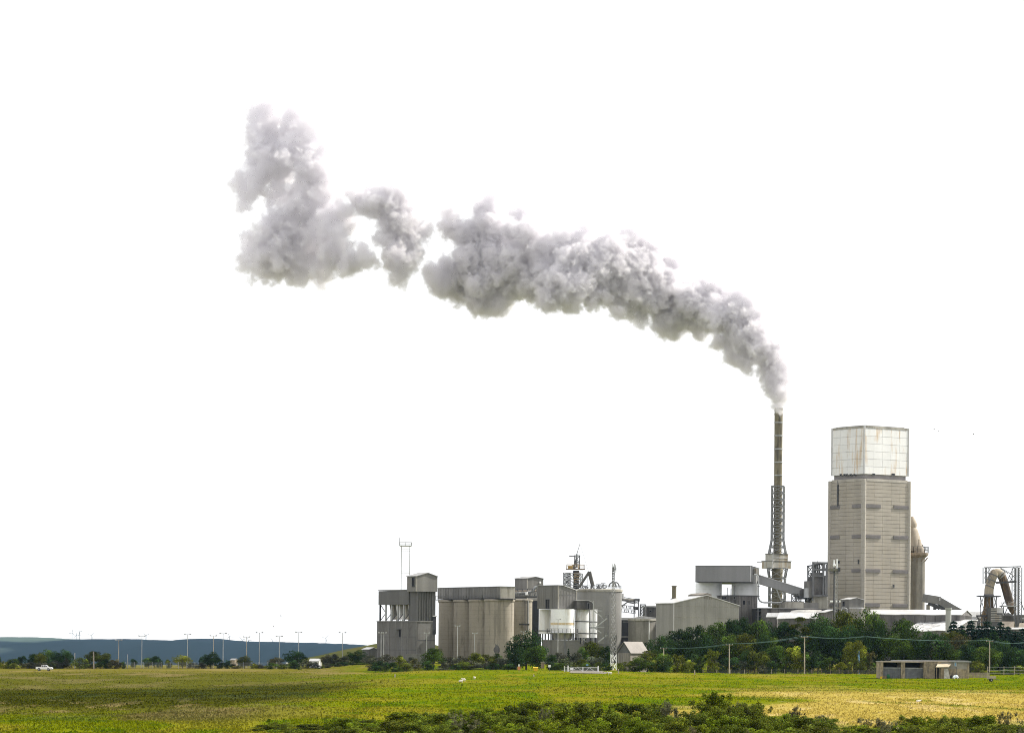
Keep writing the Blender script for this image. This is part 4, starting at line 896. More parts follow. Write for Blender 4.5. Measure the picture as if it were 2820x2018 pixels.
def tile(face, w, h, mname, m):
    k = (face, round(w, 3), round(h, 3), mname)
    if k in proto: return proto[k]
    g = .035; e = .04
    def pp(u, v, o): x = Vector((f.er.x, f.er.y, 0)) * u if face == 'r' else Vector((f.el.x, f.el.y, 0)) * u; n = Vector((-f.el.x, -f.el.y, 0)) if face == 'r' else Vector((-f.er.x, -f.er.y, 0)); return x + n * o + Vector((0, 0, v))
    vs = [pp(u, v, 0) for u, v in ((.012, g), (w - .012, g), (w - .012, h - g), (.012, h - g))] + [pp(u, v, .13) for u, v in ((.03, g + e), (w - .03, g + e), (w - .03, h - g - e), (.03, h - g - e))]
    fs = [(4, 5, 6, 7), (0, 1, 5, 4), (1, 2, 6, 5), (2, 3, 7, 6), (3, 0, 4, 7)]
    me = bpy.data.meshes.new('panel')
    if face == 'l': fs = [tuple(reversed(q_)) for q_ in fs]
    me.from_pydata([tuple(v) for v in vs], [], fs); me.materials.append(m); me.update(); proto[k] = me; return me
def clad(fr, face, nrows, ncols, zb, hh, inset0, inset1, mname, m, name, skip=None):
    n_ = 0; W_ = (fr.a if face == 'r' else fr.b); w = (W_ - inset0 - inset1) / ncols
    for i in range(nrows):
        for j in range(ncols):
            if skip and skip(i, j): continue
            o = bpy.data.objects.new(name, tile(face, w, hh, mname, m)); COL.objects.link(o); o.parent = t
            u = inset0 + j * w; p = fr.p(u, -.0, zb + i * hh) if face == 'r' else fr.p(-.0, u, zb + i * hh)
            o.location = p + Vector((random.uniform(-.015, .015), random.uniform(-.015, .015), 0)) - WL[t.name]; n_ += 1
    return n_
fi = Fr(6, 600, 858, 1206, dT, 35, 1100)
def shiftf(fr, e):
    k = Fr(fr.n, 0, fr.xc, fr.xc + 1, fr.d, math.degrees(fr.psi), fr.y); k.C = fr.C - fr.er * e - fr.el * e; k.a = fr.a + 2 * e; k.b = fr.b + 2 * e; return k
lrow = {int((f.z(y) - zl0) / ph) for y in (798, 1030, 1262)} | {int((f.z(1528) - zl0) / ph)}
fi2 = shiftf(f, -.12)
clad(fi2, 'r', rows_, 5, zl0, ph, ch, ch, 'b', m_tower, 'panel', None)
clad(fi2, 'l', rows_, 4, zl0, ph, ch, ch, 'b', m_tower, 'panel', None)
for i in sorted(lrow):
    za, zb_ = zl0 + i * ph + .08, zl0 + (i + 1) * ph - .08
    wr = (f.a - 2 * ch) / 5; wl = (f.b - 2 * ch) / 4
    for a, b in ((ch - .3, ch + wr * 1.75), (f.a - ch - wr * 1.75, f.a - ch)):
        mb = MB(); o = MB().fbox(f, a, b, -.19, .3, za, zb_).build('louvre', m_louvre, t)
        for k in range(5): mb.fbox(f, a, b, -.26, -.1, za + k * ph / 5.6, za + k * ph / 5.6 + .1)
        mb.build('blade', m_louvre, o, kind='stuff')
    for a, b in ((ch - .2, ch + wl * 1.2), (f.b - ch - wl * 1.2, f.b - ch)):
        mb = MB(); o = MB().fbox(f, -.19, .3, a, b, za, zb_).build('louvre', m_louvre, t)
        for k in range(5): mb.fbox(f, -.26, -.1, a, b, za + k * ph / 5.6, za + k * ph / 5.6 + .1)
        mb.build('blade', m_louvre, o, kind='stuff')
for r_, l_ in ((0, 0), (f.a, 0), (0, f.b)):       # rounded edge strips built in lengths
    k = 0; z = zl0
    while z < z1 - 2:
        c = f.p(.35 if r_ == 0 else f.a - .35, .35 if l_ == 0 else f.b - .35, 0); MB().lathe((c.x, c.y), [(.72, z), (.78, z + .1), (.78, z + ph * 1.5 - .1), (.72, z + ph * 1.5)], 12).build('edge_strip', m_towerl, t); z += ph * 1.5
fs_ = shiftf(f, -.2); oct_(fs_, .3, f.z(606) + .02, f.z(585), 1.2).build('shoulder', m_towerl, t)
ft = Fr(6, 622, 866, 1198, dT + .6, 35, 400)
z2, z3 = f.z(580), ft.z(553); z4 = ft.z(195)
oct_(shiftf(ft, -.5), 0, z2 - .1, z3, .3).build('dark_band', m_louvre, t)
for xa, xb in ((928, 945), (1072, 1092)): window(ft, 'r', 6, xa, xb, 553, 563, t)
for xa, xb in ((688, 700), (716, 728), (735, 745), (762, 774), (790, 800)): window(ft, 'l', 6, xa, xb, 556, 566, t)
oct_(shiftf(ft, -.12), 0, z3, z4 - .1, .3).build('upper_core', m_towtop, t)
hh = (z4 - .75 - z3) / 6
clad(shiftf(ft, -.12), 'r', 6, 5, z3, hh, .35, .35, 'w', m_towtop, 'white_panel'); clad(shiftf(ft, -.12), 'l', 6, 4, z3, hh, .35, .35, 'w', m_towtop, 'white_panel')
for r_, l_ in ((.1, .1), (ft.a - .1, .1), (.1, ft.b - .1)):
    c = ft.p(r_, l_, 0); MB().lathe((c.x, c.y), [(.32, z3), (.32, z4)], 10).build('corner_trim', m_roof, t)
oct_(shiftf(ft, .12), 0, z4 - .55, z4 + .05, .9).build('parapet', m_pale, t)
oct_(shiftf(ft, -.6), 0, z4 + .05, z4 + .3, .9).build('roof', m_roofg, t)
MB().fbox(f, -.3, -.1, f.l(673), f.l(664), f.zl(800, 668), f.zl(632, 668)).build('cable_duct', m_steeld, t)
p = f.p(-.2, f.l(667), 0); MB().bar((p.x, p.y, f.zl(640, 668)), (p.x, p.y, f.zl(600, 668)), .14).build('lamp_post', m_steel, t)
for xa, xb, ya, yb in ((670, 684, 1203, 1218), (822, 828, 1193, 1222)): window(f, 'l', 6, xa, xb, ya, yb, t)
window(f, 'r', 6, 1084, 1090, 1378, 1396, t)

# domed vessel right of the tower
dV = 978; c = W(6, 1262, 1400, dV); r = S(6, 55, dV); zv = lambda y: W(6, 1262, y, dV).z
t = thing('domed_silo', 'tall narrow concrete silo with a railed deck and dusty dome right of the big tower', 'silo', (c.x, c.y, ZG))
MB().lathe(c, [(r, ZG - 1), (r, zv(1178))], 32).build('shell', mat('vessel_concrete', (.235, .22, .19), .2, .15, .45, stain=(.12, .105, .085), sa=.6), t, smooth=True)
MB().lathe(c, [(r + .1, zv(1178)), (r * 1.42, zv(1160)), (r * 1.46, zv(1148)), (r * 1.46, zv(1142)), (r, zv(1140))], 32).build('deck', m_rusty, t)
MB().rail([(c.x + math.cos(a) * r * 1.45, c.y + math.sin(a) * r * 1.45, zv(1142)) for a in np.linspace(0, 2 * math.pi, 19)], 2.0, .13, 1.0).build('railing', m_steel, t)
for k in range(10):
    a = k * math.pi / 5 + .1; u = Vector((math.cos(a), math.sin(a), 0)); b = Vector((c.x, c.y, 0)); MB().bar(b + u * r * 1.4 + Vector((0, 0, zv(1178))), b + u * r + Vector((0, 0, zv(1205))), .2).build('bracket', m_rusty, t)
MB().lathe(c, [(r * .95, zv(1142)), (r * .95, zv(1118)), (r * .62, zv(1090)), (r * .4, zv(1040))], 24).build('drum', m_dust, t, smooth=True)
ck = W(6, 1222, 1000, dV + 1); MB().lathe(ck, [(S(6, 70, dV), zv(1130)), (S(6, 66, dV), zv(1075)), (S(6, 58, dV), zv(1020)), (S(6, 44, dV), zv(975)), (S(6, 32, dV), zv(955)), (S(6, 38, dV), zv(930)), (S(6, 30, dV), zv(905)), (S(6, 10, dV), zv(870))], 28).build('dome', m_dust, t, smooth=True)
MB().box(W(6, 1276, 1098, dV), (2.2, 1.4, 1.6), .3).build('hoist_box', m_dust, t)
for a, b in (((1296, 1118), (1312, 1095)), ((1318, 1140), (1325, 1100))): MB().bar(W(6, *a, dV - 1), W(6, *b, dV - 1), .14).build('davit', m_steel, t)

# sloping conveyor, long roofs and vent at right
t = thing('sloping_gallery', 'grey covered gallery bending down from the domed silo to the long shed', 'conveyor', W(7, 1380, 600, 940))
MB().bar(W(7, 1180, 492, 940), W(7, 1362, 522, 940), 3, S(7, 84, 940)).build('gallery', m_clad2, t); MB().bar(W(7, 1356, 525, 939.9), W(7, 1600, 665, 939.9), 3, S(7, 76, 940)).build('gallery', m_clad2, t)
MB().bar(W(7, 1362, 522, 938.3), W(7, 1364, 486, 938.3), .3).build('joint_strip', m_roof, t)
MB().bar(W(7, 1240, 553, 940), W(7, 1440, 620, 940), 2.4, .9).build('underframe', m_steeld, t)
MB().truss(W(7, 1300, 640, 939), W(7, 1300, 565, 939), W(7, 1350, 640, 939), W(7, 1350, 575, 939), 2, .3).build('trestle', m_steeld, t)
c = W(7, 1238, 620, 946); MB().lathe(c, [(S(7, 22, 946), ZG), (S(7, 22, 946), W(7, 0, 553, 946).z)], 16).build('pier', m_pale, t)
f = Fr(7, 300, 388, 545, 930, 28, 540)
t = thing('switch_cabin', 'small gabled grey cabin at the foot of the big tower', 'cabin', f.base())
z0, ze, zp = ZG - 1, f.z(512), f.zr(492, 462)
MB().prof(f, [(0, z0), (f.a, z0), (f.a, ze - .1), (f.a * .5, zp), (0, ze)], 0, f.b).build('wall', m_clad2, t)
for a, b, za, zb_ in ((-.2, f.a * .5, ze, zp), (f.a * .5, f.a + .2, zp, ze - .1)): MB().prof(f, [(a, za), (b, zb_), (b, zb_ + .2), (a, za + .2)], -.2, f.b + .2).build('roof', m_roof, t)
window(f, 'l', 7, 318, 340, 530, 580, t)
c = W(7, 466, 640, 922); z = W(7, 466, 597, 922).z
t = thing('water_tank', 'round pale tank in front of the small gabled cabin', 'tank', (c.x, c.y, ZG)); MB().lathe(c, [(S(7, 80, 922), ZG - 1), (S(7, 80, 922), z)], 28).build('shell', m_pale, t, smooth=True); MB().lathe(c, [(S(7, 80, 922) + .05, z - .3), (S(7, 83, 922), z - .2), (S(7, 82, 922), z + .05)], 28).build('rim', m_roof, t)
MB().path([W(7, x, y, 921) for x, y in ((300, 640), (312, 600), (340, 602), (360, 610), (366, 660))], .2, 7).build('pipe', m_steell, t)
MB().path([W(7, x, y, 921) for x, y in ((550, 640), (555, 608), (565, 615), (568, 650))], .2, 7).build('pipe', m_steell, t)
t, f = gshed('flat_shed', 'little shed with a white sloping roof beside the aerial pole', 7, 60, 120, 222, 893, 30, 650, 622, m_corr, m_roof, y=660, rib=.7, pk=.95, yr=626)
t, f = gshed('long_shed', 'long shed with a bright white sheet roof and ribbed gable end at right', 7, 560, 1588, 1705, 890, 74, 676, 622, m_corr, m_roof, y=700, rib=1.3, sag=.12, yr=664)
for k in range(9): l = 1 + k * f.b / 9; MB().fbox(f, -.25, .02, l, l + .35, ZG, f.z(680)).build('pier', m_ribconc, t)
t, f = gshed('sagging_shed', 'lower shed with a sagging patchy white roof in front of the long shed', 7, 1010, 1500, 1760, 878, 62, 850, 735, m_corr, mat('patchy_roof', (.60, .60, .60), .3, .35, .3, rough=.35, spec=.6, stain=(.16, .15, .15), sa=.9, ss=.3), y=760, rib=.8, sag=.45, pk=.62, yr=720)
c = W(7, 1455, 700, 872); zv2 = lambda y: W(7, 1455, y, 872).z; r = S(7, 31, 872)
t = thing('vent_stack', 'short pale round vent stack standing in front of the long white roof', 'stack', (c.x, c.y, ZG))
MB().lathe(c, [(r, ZG - 1), (r, zv2(612))], 24).build('pipe', mat('vent_sheet', (.34, .345, .34), .1, .2, .2), t, smooth=True); MB().lathe(c, [(r + .03, zv2(625)), (r + .16, zv2(615)), (r + .2, zv2(600)), (r - .2, zv2(600))], 24).build('rim', m_steell, t)
# aerial pole
p = W(7, 220, 690, 885); zp_ = lambda y: W(7, 220, y, 885).z
t = thing('aerial_pole', 'dark pole with a square deck and two white panel aerials before the big tower', 'mast', (p.x, p.y, ZG))
MB().tube((p.x, p.y, ZG - 1), (p.x, p.y, zp_(110)), .28, .2).build('pole', m_steeld, t); MB().box((p.x - .1, p.y, zp_(190)), (S(7, 118, 885), 2.6, .75)).build('deck', mat('deck_olive', (.16, .155, .125), .1, .3, .1), t)
MB().box((p.x + S(7, 48, 885), p.y - .2, zp_(186)), (.7, 2.8, 1.1)).build('deck_box', m_steeld, t)
for x, ya, yb in ((224, 84, 160), (256, 73, 178)): a = W(7, x, ya, 884.4); b = W(7, x, yb, 884.4); MB().box((a + b) / 2, (.42, .3, (a - b).length)).build('panel_aerial', m_whitem, t)
MB().lathe(W(7, 225, 140, 884), [(.35, zp_(150)), (.45, zp_(140)), (.35, zp_(130))], 12).build('dish', m_whitem, t)
MB().lattice((p.x + S(7, 22, 885), p.y + 1, ZG), (p.x + S(7, 22, 885), p.y + 1, zp_(200)), .55, .45, 22, .06, 3, horiz=False).build('ladder_mast', m_steell, t)
for x in (195, 258, 275): MB().box(W(7, x, 528, 884.5), (.9, .4, .5)).build('lamp_head', m_whitem, t)
MB().bar(W(7, 190, 534, 884.6), W(7, 280, 534, 884.6), .12).build('lamp_arm', m_steel, t)

# duct loop on lattice towers
dD = 950
def Wd(x, y, e=0): return W(9, x, y, dD + e)
t = thing('gas_duct', 'big arched brown gas duct, pale rising leg and burnt black falling leg', 'duct', (Wd(970, 1200).x, dD, ZG))
up = [(968, 655), (970, 630), (972, 560), (985, 495), (1003, 425), (1028, 350), (1052, 295), (1078, 250), (1105, 228)]; r = S(9, 84, dD)
MB().path([Wd(*k) for k in up], [r * 1.02] * 3 + [r] * 3 + [r * .98] * 2 + [r * .8], 22).build('rising_leg', m_duct, t, smooth=True)
MB().path([Wd(*k, 1.0) for k in ((1060, 285), (1085, 258), (1115, 244), (1150, 248), (1185, 272), (1208, 305))], r * .92, 22).build('bend', m_duct, t, smooth=True)
dn_ = [(1195, 290), (1222, 340), (1250, 420), (1285, 540), (1325, 690), (1358, 800)]
MB().path([Wd(*k, 1.5) for k in dn_], r * .94, 22).build('falling_leg', m_ductd, t, smooth=True)
MB().path([Wd(*k, 1.5) for k in ((1362, 800), (1372, 870), (1395, 940), (1440, 1010))], [r * .95, r * .75, r * .6, r * .55], 18).build('lower_elbow', m_rusty, t, smooth=True)
for (x, y), (u, v) in (((985, 505), (20, 88)), ((1020, 390), (30, 85)), ((1055, 290), (45, 75))):
    p_ = Wd(x, y); n_ = Vector((v * .4, 0, v)).normalized(); MB().path([p_ - n_ * .16, p_ + n_ * .16], r * 1.06, 22).build('flange', m_steel, t)
for k in range(3): p_ = Wd(1188 + k * 18, 262 + k * 22, 1.2); n_ = Vector((.7, 0, -.75)); MB().path([p_ - n_ * .12, p_ + n_ * .12], r * 1.12, 20).build('collar', m_steell if k != 1 else m_steeld, t)
MB().lathe(Wd(968, 700), [(S(9, 100, dD), ZG + 1), (S(9, 150, dD), Wd(0, 1090).z), (S(9, 92, dD), Wd(0, 880).z), (S(9, 84, dD), Wd(0, 660).z)], 22).build('lower_cone', m_ductd, t, smooth=True)
MB().lathe(Wd(968, 650), [(r * 1.02, Wd(0, 668).z), (r * 1.12, Wd(0, 662).z), (r * 1.12, Wd(0, 642).z), (r * 1.02, Wd(0, 636).z)], 22).build('flange', m_steel, t)
t = thing('duct_gantry', 'lattice steel gantry of two towers holding up the arched gas duct', 'gantry', (Wd(1200, 1200).x, dD, ZG))
for xa, xb, yb in ((1428, 1558, 1270), (885, 1020, 440)):
    for e in (-2.6, 2.6):
        for xx in ((xa, (xa + xb) / 2 - 8, (xa + xb) / 2 + 10, xb) if xa > 1400 else (xa, xa + 62)):
            MB().bar((Wd(xx, yb).x, dD + e, Wd(0, yb).z if yb < 1000 else ZG), (Wd(xx, 140).x, dD + e, Wd(0, 140).z), .26).build('leg', m_steel, t)
    pr = ((xa, (xa + xb) / 2 - 8), ((xa + xb) / 2 + 10, xb)) if xa > 1400 else ((xa, xa + 62), (xa + 62, xb))
    mb = MB(); nb = 13 if xa > 1400 else 3
    for ua, ub in pr:
        for e in (-2.6, 2.6):
            for i in range(nb):
                ya, yc = 140 + (yb - 140) * i / nb, 140 + (yb - 140) * (i + 1) / nb
                mb.bar(Wd(ua, ya, e), Wd(ub, yc, e), .13); mb.bar(Wd(ub, ya, e), Wd(ua, yc, e), .13)
    mb.build('bracing', m_steel, t, kind='stuff')
for e in (-2.6, 2.6):
    MB().bar(Wd(883, 152, e), Wd(1572, 130, e), .3).build('beam', m_steel, t); MB().bar(Wd(1105, 432, e), Wd(1485, 412, e), .5, .6).build('beam', m_steeld, t)
    for a, b in (((1170, 145), (1420, 290)), ((1185, 170), (1330, 260)), ((1320, 370), (1430, 150)), ((1350, 300), (1420, 420)), ((1370, 400), (1425, 300))): MB().bar(Wd(*a, e), Wd(*b, e), .2).build('brace', m_steel, t)
    MB().bar(Wd(768, 682, e), Wd(1163, 688, e), .45).build('platform_beam', m_steel, t)
    for xa, ya, xb, yb in ((808, 690, 812, 1040), (1115, 690, 1110, 1000), (935, 690, 935, 1040), (1000, 690, 1000, 960), (808, 690, 870, 900), (870, 690, 808, 900), (1115, 690, 1062, 900), (1062, 690, 1115, 900), (935, 760, 1000, 980), (870, 900, 935, 1030), (820, 1000, 935, 880)): MB().bar(Wd(xa, ya, e), Wd(xb, yb, e), .2).build('strut', m_steel, t)
    MB().bar(Wd(735, 1050, e), Wd(1000, 1045, e), .5).build('platform_beam', m_steeld, t)
    for x in (748, 860, 990): MB().bar(Wd(x, 1050, e), (Wd(x, 0).x, dD + e, ZG), .35).build('leg', m_steel, t)
    for xa, xb in ((748, 860), (860, 748), (860, 990), (990, 860)): MB().bar(Wd(xa, 1060, e), Wd(xb, 1170, e), .2).build('brace', m_steel, t)
    MB().bar(Wd(745, 1170, e), Wd(1270, 1166, e), .35).build('beam', m_steel, t)
    for a, b in (((1200, 880), (1260, 1030)), ((1260, 1030), (1320, 890)), ((1200, 880), (1262, 780)), ((1240, 870), (1250, 1030)), ((1560, 780), (1640, 980))): MB().bar(Wd(*a, e), Wd(*b, e), .24).build('brace', m_steel, t)
MB().box(Wd(965, 684), (S(9, 400, dD), 6, .25)).build('platform', m_steeld, t); MB().box(Wd(1335, 868), (S(9, 280, dD), 6, .35)).build('platform', m_steell, t)
MB().rail([Wd(1200, 850, -3), Wd(1470, 850, -3)], 1.1, .1).build('railing', m_pale, t)
f = Fr(9, 990, 1000, 1230, 944, 8, 1000)
t = thing('louvre_house', 'low steel house with rows of pale louvres between the duct legs', 'building', f.base()); MB().fbox(f, 0, f.a, 0, 5, ZG - 1, f.z(900)).build('wall', m_clad, t)
for k in range(8):
    y = 915 + k * 32; MB().fbox(f, .1, f.r(1110 if k < 4 else 1200), -.3, .02, f.z(y) - .16, f.z(y) + .1).build('louvre', m_stackbox, t)
MB().fbox(f, f.r(1115), f.a + .02, -.02, 4.9, f.z(995), f.z(900) + .05).build('roof_deck', m_roof, t)
f = Fr(9, 1010, 1020, 1420, 958, 6, 1000)
t = thing('kiln_house', 'wide low grey building behind the arched gas duct', 'building', f.base()); MB().fbox(f, 0, f.a, 0, 9, ZG - 1, f.z(1050)).build('wall', m_clad2, t); MB().prof(f, [(-.2, f.z(1050)), (f.a, f.z(1050)), (f.a, f.z(1035)), (f.r(1330), f.z(985)), (f.r(1240), f.z(1035)), (-.2, f.z(1035))], -.2, 9.2).build('roof', m_roofg, t); window(f, 'r', 9, 1180, 1215, 1185, 1240, t, m_louvre)
f = Fr(9, 1555, 1560, 1800, 954, 6, 1000)
t = thing('end_building', 'grey block with a dark doorway at the right edge of the works', 'building', f.base()); MB().fbox(f, 0, f.a, 0, 9, ZG - 1, f.z(1040)).build('wall', m_clad2, t); MB().fbox(f, -.2, f.a, -.2, 9.2, f.z(1040), f.z(1030)).build('roof', m_steel, t); MB().fbox(f, 0, f.a, -.3, .02, f.z(1110), f.z(1085)).build('white_band', m_roof, t); window(f, 'r', 9, 1560, 1612, 1150, 1225, t, name='doorway')
gshed('dusty_shed', 'small shed with a dusty pale gable below the duct gantry', 9, 1215, 1410, 1440, 935, 72, 1275, 1165, m_pale, m_dust, y=1200)
gshed('dusty_shed', 'dusty brown roofed shed at the right edge below the doorway', 9, 1540, 1760, 1800, 935, 72, 1280, 1195, m_pale, m_dust, y=1200)
gshed('ribbed_hall', 'long low ribbed hall with a white eave behind the conifers at right', 9, 985, 1850, 1900, 905, 76, 1305, 1278, m_corr, m_roof, y=1300, rib=1.0, sag=.1)
gshed('lean_to', 'dark lean-to with a broken roof edge between the long shed and the duct', 9, 470, 1010, 1030, 912, 76, 1330, 1275, m_ribconc, m_roofg, y=1300, rib=1.2, sag=.4)
gshed('valley_shed', 'grey shed with a low gable just right of the long shed', 9, 600, 700, 745, 925, 60, 1170, 1090, m_corr, m_roofg, y=1150, rib=1.0)
gshed('low_hall', 'low white-roofed hall far behind the long shed and duct', 9, 610, 790, 830, 965, 70, 1075, 985, m_galv, m_roof, y=1000)
# ---------------------------------------------------------------- trees and shrubs
def leafmat():
    m = bpy.data.materials.new('leaf'); m.use_nodes = True; n = m.node_tree.nodes; L = m.node_tree.links
    b = n['Principled BSDF']; b.inputs['Roughness'].default_value = .7; b.inputs['Specular IOR Level'].default_value = .05
    oi = n.new('ShaderNodeObjectInfo'); a = n.new('ShaderNodeVertexColor'); a.layer_name = 'sward'
    mu = n.new('ShaderNodeMix'); mu.data_type = 'RGBA'; mu.blend_type = 'MULTIPLY'; mu.inputs[0].default_value = 1
    L.new(oi.outputs['Color'], mu.inputs[6]); L.new(a.outputs[0], mu.inputs[7]); L.new(mu.outputs[2], b.inputs['Base Color'])
    tr = n.new('ShaderNodeBsdfTranslucent'); L.new(mu.outputs[2], tr.inputs[0]); ms = n.new('ShaderNodeMixShader'); ms.inputs[0].default_value = .45
    L.new(b.outputs[0], ms.inputs[1]); L.new(tr.outputs[0], ms.inputs[2]); L.new(ms.outputs[0], n['Material Output'].inputs[0]); return m
m_leaf = leafmat(); m_bark = mat('bark', (.075, .062, .05), .3, 2, .2)
def cards(P_, Nrm, size, rg, name, asp=.6, blossom=0, lump=None):
    N = len(P_); nr_ = Nrm + rg.normal(size=(N, 3)) * .55; nr_ /= np.linalg.norm(nr_, axis=1)[:, None] + 1e-9
    t = np.cross(nr_, rg.normal(size=(N, 3))); t /= np.linalg.norm(t, axis=1)[:, None] + 1e-9; b = np.cross(nr_, t)
    s = (size * rg.uniform(.6, 1.35, N))[:, None]
    v = np.stack([P_ - t * s, P_ - b * s * asp + nr_ * s * .2, P_ + t * s, P_ + b * s * asp + nr_ * s * .2], 1).reshape(-1, 3)
    me = np_mesh(name, v, np.arange(4 * N).reshape(N, 4), m_leaf)
    k = np.exp(rg.normal(size=N) * .33)
    if lump is not None: k = k * np.exp(rg.normal(size=lump.max() + 1) * .42)[lump]
    g = rg.normal(size=N) * .10
    c = np.stack([k * (1 + g), k, k * (1 - g * .5)], -1)
    if blossom: c[rg.random(N) < blossom] = (7, 5.5, 9)
    color_mesh(me, np.repeat(c, 4, 0)); return me
def blob_tree(seed, nl, cz, rad, lr, n, size, name, flat=1, low=-1, shell=.55, up=.35, blossom=0, trail=None):
    rg = np.random.default_rng(seed); C_ = []
    while len(C_) < nl:
        p = rg.uniform(-1, 1, 3)
        if np.linalg.norm(p) < 1 and p[2] > low: C_.append(p * np.array(rad) * .98 + np.array([0, 0, cz]))
    C_ = np.array(C_); lrs = rg.uniform(lr[0], lr[1], nl)
    if trail: C_ = np.concatenate([C_, trail(rg)]); lrs = np.concatenate([lrs, rg.uniform(lr[0] * .5, lr[0], len(C_) - nl)])
    w = lrs ** 2; i = rg.choice(len(C_), n, p=w / w.sum())
    d = rg.normal(size=(n, 3)); d[:, 2] += up; d /= np.linalg.norm(d, axis=1)[:, None]
    rr = lrs[i] * rg.uniform(shell, 1.08, n); sc = np.array([1, 1, flat])
    p = C_[i] + d * rr[:, None] * sc
    p[:, 2] = np.maximum(p[:, 2], .01 + rg.random(n) * .04)
    # bring the crown to unit width and height
    lo_, hi_ = np.percentile(p, .6, 0), np.percentile(p, 99.4, 0); k = 1 / max(hi_[0] - lo_[0], hi_[1] - lo_[1]); p[:, :2] = (p[:, :2] - (lo_ + hi_)[:2] / 2) * k; p[:, 2] /= hi_[2]
    return cards(p, d, size, rg, name, blossom=blossom, lump=i)
def conifer(seed, n=6500):
    rg = np.random.default_rng(seed); t = rg.random(n) ** .75; z = 1 - t * .95; wh = np.floor(z * 13); fr_ = z * 13 - wh
    nb = 7; k = rg.integers(0, nb, n); a = k * 2 * math.pi / nb + wh * 1.1 + rg.normal(size=n) * .13
    L_ = .5 * (1.02 - z) ** .68 * (.75 + .5 * np.abs(np.sin(k * 2.1 + wh * 1.7))); s = rg.random(n) ** .7
    r = L_ * s; zz = wh / 13 + .05 - s * s * .10 * (1.2 - z) + rg.normal(size=n) * .012
    p = np.stack([np.cos(a) * r, np.sin(a) * r, np.clip(zz, .02, 1)], -1); nr_ = np.stack([np.cos(a) * .3, np.sin(a) * .3, np.ones(n)], -1)
    return cards(p, nr_, .026, rg, 'needles', asp=.45)
def up_shoots(rg): 
    k = 16; a = rg.uniform(0, 6.28, k); r = rg.uniform(.05, .42, k); return np.stack([np.cos(a) * r, np.sin(a) * r, rg.uniform(.7, .93, k)], -1)
KIND = {
    'broad': [blob_tree(s, 38, .56, (.40, .40, .42), (.10, .19), 6200, .021, 'crown', .85, -.95) for s in (1, 2, 3, 4)],
    'bush': [blob_tree(s, 26, .42, (.40, .40, .46), (.11, .2), 4200, .026, 'crown', .85, -.9) for s in (11, 12, 13)],
    'loose': [blob_tree(s, 30, .5, (.36, .36, .48), (.06, .14), 4200, .024, 'crown', 1.1, -.95, .3, trail=up_shoots) for s in (21, 22)],
    'pine': [blob_tree(s, 22, .58, (.42, .42, .42), (.12, .22), 5600, .023, 'crown', .32, -.9, .4, .8) for s in (31, 32)],
    'conifer': [conifer(41), conifer(42)],
    'hedge': [blob_tree(s, 40, .4, (.5, .28, .42), (.12, .2), 4200, .024, 'crown', .8, -.95) for s in (51,)],
    'flower': [blob_tree(61, 26, .45, (.40, .40, .46), (.1, .18), 3600, .028, 'crown', .85, -.9, blossom=.10)],
    'scrub': [blob_tree(s, 34, .42, (.42, .42, .46), (.10, .19), 9000, .024, 'crown', 1.0, -.95, .35, trail=up_shoots) for s in (71, 72, 73, 74)],
    'wispy': [blob_tree(s, 26, .5, (.34, .34, .48), (.06, .12), 5500, .021, 'crown', 1.3, -.95, .2, trail=up_shoots) for s in (81, 82)],
}
def trunk_mesh(seed):
    rg = random.Random(seed); mb = MB()
    mb.path([(0, 0, -.03), (.01, 0, .2), (.0, .01, .45), (.01, 0, .75)], [.032, .026, .018, .006], 7)
    for k in range(6):
        a = k * 1.05 + rg.random(); z = .16 + .07 * k; l = .3 - .02 * k
        mb.path([(0, 0, z), (math.cos(a) * l * .5, math.sin(a) * l * .5, z + .13), (math.cos(a) * l, math.sin(a) * l, z + .2)], [.014, .009, .004], 5)
    o = mb.build('trunk', m_bark); me = o.data; bpy.data.objects.remove(o); return me
TRUNK = [trunk_mesh(1), trunk_mesh(2)]
GREEN = {'dk': ('dark green', (.020, .042, .011)), 'gr': ('mid green', (.040, .068, .010)), 'ye': ('yellow-green', (.110, .125, .012)), 'ol': ('olive', (.074, .090, .012)), 'br': ('brownish', (.090, .084, .03)),
         'gy': ('grey-green', (.058, .062, .040)), 'bl': ('blue-green', (.013, .034, .020)), 'fl': ('blossoming', (.052, .066, .022)), 'fg': ('olive green', (.084, .105, .010)), 'fy': ('bright green', (.108, .140, .008)), 'fb': ('greyish twiggy', (.105, .100, .050))}
ORD = ['leftmost', 'second from left', 'third from left', 'fourth from left', 'fifth from left', 'sixth from left', 'seventh from left', 'eighth from left', 'ninth from left', 'tenth from left', 'eleventh from left', 'twelfth from left'] + [f'{k}th from left' for k in range(13, 40)]
trg = random.Random(3)
NAMES = {'broad': ('broadleaf_tree', 'tree', 'trees'), 'bush': ('bush', 'bush', 'bushes'), 'loose': ('young_tree', 'tree', 'young trees'), 'pine': ('pine_tree', 'tree', 'spreading pines'), 'conifer': ('conifer_tree', 'tree', 'pointed conifers'),
         'hedge': ('hedge', 'hedge', 'hedges'), 'flower': ('flowering_bush', 'bush', 'flowering bushes'), 'scrub': ('shrub', 'shrub', 'shrubs'), 'wispy': ('wispy_shrub', 'shrub', 'wispy shrubs')}
